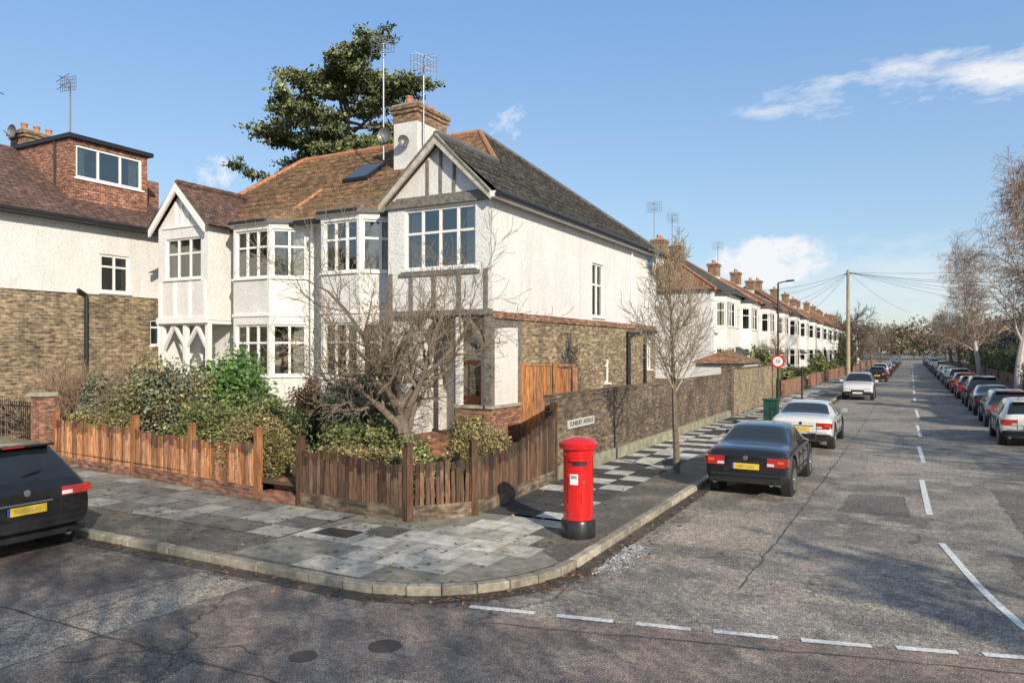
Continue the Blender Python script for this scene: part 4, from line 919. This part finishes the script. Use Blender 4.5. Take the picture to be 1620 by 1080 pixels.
bs=[('shrub',-16.9,12.4,1.35,1.4,1.0,1.4,BLUEG+OLIVE,600,26,.045),('laurel_shrub',-16.3,14.1,1.6,1.2,.9,1.35,[(.10,.21,.05),(.15,.28,.07),(.07,.13,.035)],420,24,.06),
('clipped_shrub',-12.15,11.05,.85,.85,.6,.82,OLIVE,560,30,.03),('euonymus_shrub',-11.3,13.3,1.6,.85,.7,.9,BLUEG,440,28,.038),('variegated_shrub',-12.9,12.3,1.1,.85,.7,.8,VARI,360,26,.04),
('shrub',-9.9,12.0,.9,1.25,.65,.6,GREEN,460,26,.04),('box_hedge',-9.0,10.75,.82,1.2,.24,.34,OLIVE,460,26,.028),('shrub',-8.0,13.1,.95,.55,.5,.65,OLIVE,280,26,.035),
('clipped_shrub',-7.5,12.6,.98,.32,.98,.44,OLIVE,400,26,.03),('rosemary_shrub',-20.4,13.1,1.4,.8,.6,.95,BLUEG,340,24,.045),('hedge',-18.3,11.8,.85,1.5,.38,.58,OLIVE,460,26,.032),
('shrub',-14.4,11.8,1.0,1.1,.55,.75,GREEN,420,26,.04),('photinia_shrub',-13.6,14.2,1.3,.6,.45,.95,[(.19,.10,.06),(.13,.08,.05),(.12,.10,.045)],240,20,.04),('shrub',-12.0,14.8,1.2,.8,.4,.8,DGREEN,260,24,.04),('shrub',-8.5,11.6,.75,.5,.45,.5,VARI,240,24,.035),('shrub',-14.6,13.2,1.1,.9,.6,.8,DGREEN+GREEN,320,24,.04),('shrub',-18.9,13.0,1.2,.9,.6,.85,OLIVE+GREEN,320,24,.04)]
for i,b in enumerate(bs):
    bush(b[0],*b[1:7],b[7],b[8],b[9],b[10],seed=i+3,lump=.06 if 'clip' in b[0] or 'hedge' in b[0] or 'euon' in b[0] else .2,box='hedge' in b[0])
for i,(x,y,h,w) in enumerate(((-9,52,2.6,1.4),(-8.4,55.5,1.5,1.6),(-8.3,63,1.4,3),(-8.3,75,1.3,3),(-8.6,84,2.2,2),(-8.3,100,1.6,5),(-8.3,125,2,6))):
    bush('hedge',x,y,h*.6,1.0,w,h*.6,GREEN,200,16,.11,seed=40+i)
for i in range(8): bush('hedge',8.6,44+i*11,1.6,1.1,5.2,1.6,GREEN if i%2 else OLIVE,420,16,.11,seed=60+i,box=True)
rg=np.random.default_rng(5); cents=[]
for k in range(130):
    x=rg.uniform(-60,70); y=rg.uniform(270,330); h=rg.uniform(9,17)*(1 if abs(x)>12 else .85); w=rg.uniform(3,5)
    d=rg.normal(size=(34,3)); d/=np.linalg.norm(d,axis=1)[:,None]; cents.append(np.array([x,y,h*.58])+d*np.array([w,w,h*.42])*rg.uniform(.5,1,(34,1)))
leafmesh('distant_trees',np.concatenate(cents),[.9,.9,.8],11,.45,[(.22,.16,.11),(.17,.14,.08),(.25,.18,.12),(.10,.12,.05)],9)
cents=[]
for k in range(26):
    x=rg.uniform(9,20); y=rg.uniform(95,200); h=rg.uniform(5,9); w=rg.uniform(2,3.5)
    d=rg.normal(size=(40,3)); d/=np.linalg.norm(d,axis=1)[:,None]; cents.append(np.array([x,y,h*.55])+d*np.array([w,w,h*.45])*rg.uniform(.4,1,(40,1)))
leafmesh('garden_trees',np.concatenate(cents),[.5,.5,.5],12,.2,[(.24,.16,.10),(.18,.14,.08),(.10,.12,.05)],10)
bush('evergreen_tree',-7.9,112,2.4,1.3,1.3,2.4,DGREEN,200,16,.15,seed=91)
rg=np.random.default_rng(2); pts=[]
for k in range(420):
    y=rg.uniform(9.6,26); pts.append((-4.0+abs(rg.normal())*.25,y,.018))
for k in range(160): a=rg.uniform(-1.6,0); r=2.3+abs(rg.normal())*.18; pts.append((-6.3+r*math.cos(a),9.4+r*math.sin(a),.018))
for k in range(260): pts.append((rg.uniform(-20,-6.5),7.12-abs(rg.normal())*.15,.018))
for k in range(260): pts.append((rg.uniform(-16,-4.6),rg.uniform(7.4,10.3),.12))
for k in range(200): pts.append((rg.uniform(-6.9,-4.3),rg.uniform(10.5,28),.12))
leafmesh('leaf_litter',pts,[.03,.03,.004],2,.032,[(.20,.11,.055),(.14,.08,.045),(.27,.16,.08)],3,flat=.93)
pts=[(-3.8+abs(rg.normal())*.16,rg.uniform(9.3,10.9),.012) for k in range(600)]
leafmesh('road_salt',pts,[.03,.03,.001],4,.014,[(.58,.57,.54)],4,flat=.97)
# ---------------------------------------------------------------- camera, light, sky
cam=bpy.data.cameras.new('camera'); co=bpy.data.objects.new('camera',cam); COL.objects.link(co)
co.location=(0,0,3.0); co.rotation_euler=(math.pi/2,0,math.radians(28.4)); cam.sensor_width=36; cam.lens=1167/1620*36; cam.shift_y=15/1620; cam.clip_end=3000; cam.clip_start=.1
sc.camera=co
el=math.radians(24); az=math.radians(127)
sd=Vector((math.sin(az)*math.cos(el),math.cos(az)*math.cos(el),math.sin(el)))
sun=bpy.data.lights.new('sun','SUN'); sun.energy=5.0; sun.angle=math.radians(.5); sun.color=(1,.89,.72)
so=bpy.data.objects.new('sun',sun); COL.objects.link(so); so.rotation_euler=sd.to_track_quat('Z','Y').to_euler()
w=bpy.data.worlds.new('World'); sc.world=w; w.use_nodes=True; nt=w.node_tree; bg=nt.nodes['Background']
sky=N(nt,'ShaderNodeTexSky',sky_type='NISHITA'); sky.sun_disc=False; sky.sun_elevation=el; sky.sun_rotation=az; sky.air_density=1.0; sky.dust_density=.6; sky.ozone_density=1.5
tc=N(nt,'ShaderNodeTexCoord'); sp=N(nt,'ShaderNodeSeparateXYZ'); L(nt,tc.outputs['Generated'],sp.inputs[0])
def M(op,a,b=None,cl=False):
    n=N(nt,'ShaderNodeMath',operation=op,use_clamp=cl)
    for i,v in enumerate((a,b)):
        if v is None: continue
        if isinstance(v,(int,float)): n.inputs[i].default_value=v
        else: L(nt,v,n.inputs[i])
    return n.outputs[0]
yy=M('MAXIMUM',sp.outputs[1],.05); A=M('DIVIDE',sp.outputs[0],yy); B=M('DIVIDE',sp.outputs[2],yy)
cb=N(nt,'ShaderNodeCombineXYZ'); L(nt,A,cb.inputs[0]); L(nt,B,cb.inputs[1])
nz=noise(nt,cb.outputs[0],7,5,.62,(1,2.6,1)); nz2=noise(nt,cb.outputs[0],26,5,.6,(1,1.4,1))
def ell(a0,b0,sa,sb,tilt=0):
    da=M('SUBTRACT',A,a0); db=M('SUBTRACT',M('SUBTRACT',B,b0),M('MULTIPLY',da,tilt))
    return M('SUBTRACT',1,M('ADD',M('POWER',M('ABSOLUTE',M('DIVIDE',da,sa)),2.),M('POWER',M('ABSOLUTE',M('DIVIDE',db,sb)),2.)),cl=True)
tot=None
for (a0,b0,sa,sb,tl,nn,k,th) in ((.02,.318,.27,.042,-.02,nz,4.5,.48),(-.16,.115,.085,.04,0,nz2,5,.34),(-.552,.349,.04,.045,0,nz2,3,.48),(-1.196,.351,.08,.045,0,nz2,3,.45),(.0,.09,.5,.06,0,nz,1.6,.42)):
    m=ell(a0,b0,sa,sb,tl); v=M('MULTIPLY',M('SUBTRACT',M('ADD',nn,M('MULTIPLY',m,.22)),th+.12),k,cl=True); v=M('MULTIPLY',v,M('MULTIPLY',m,2.5,cl=True))
    tot=v if tot is None else M('MAXIMUM',tot,v)
front=M('MULTIPLY',M('GREATER_THAN',sp.outputs[1],.06),M('MULTIPLY',tot,.9))
veil=ramp(nt,sp.outputs[2],[(0.,(5.6,5.9,6.1)),(.12,(3.2,4.8,6.5)),(.42,(1.7,3.5,6.8)),(.75,(2.6,3.4,4.4))])
hz=mix(nt,sky.outputs[0],veil,.55)
c=mix(nt,hz,(6.8,6.8,6.9),front)
L(nt,c,bg.inputs[0]); bg.inputs[1].default_value=.14
sc.view_settings.view_transform='Standard'; sc.view_settings.look='None'; sc.view_settings.exposure=0
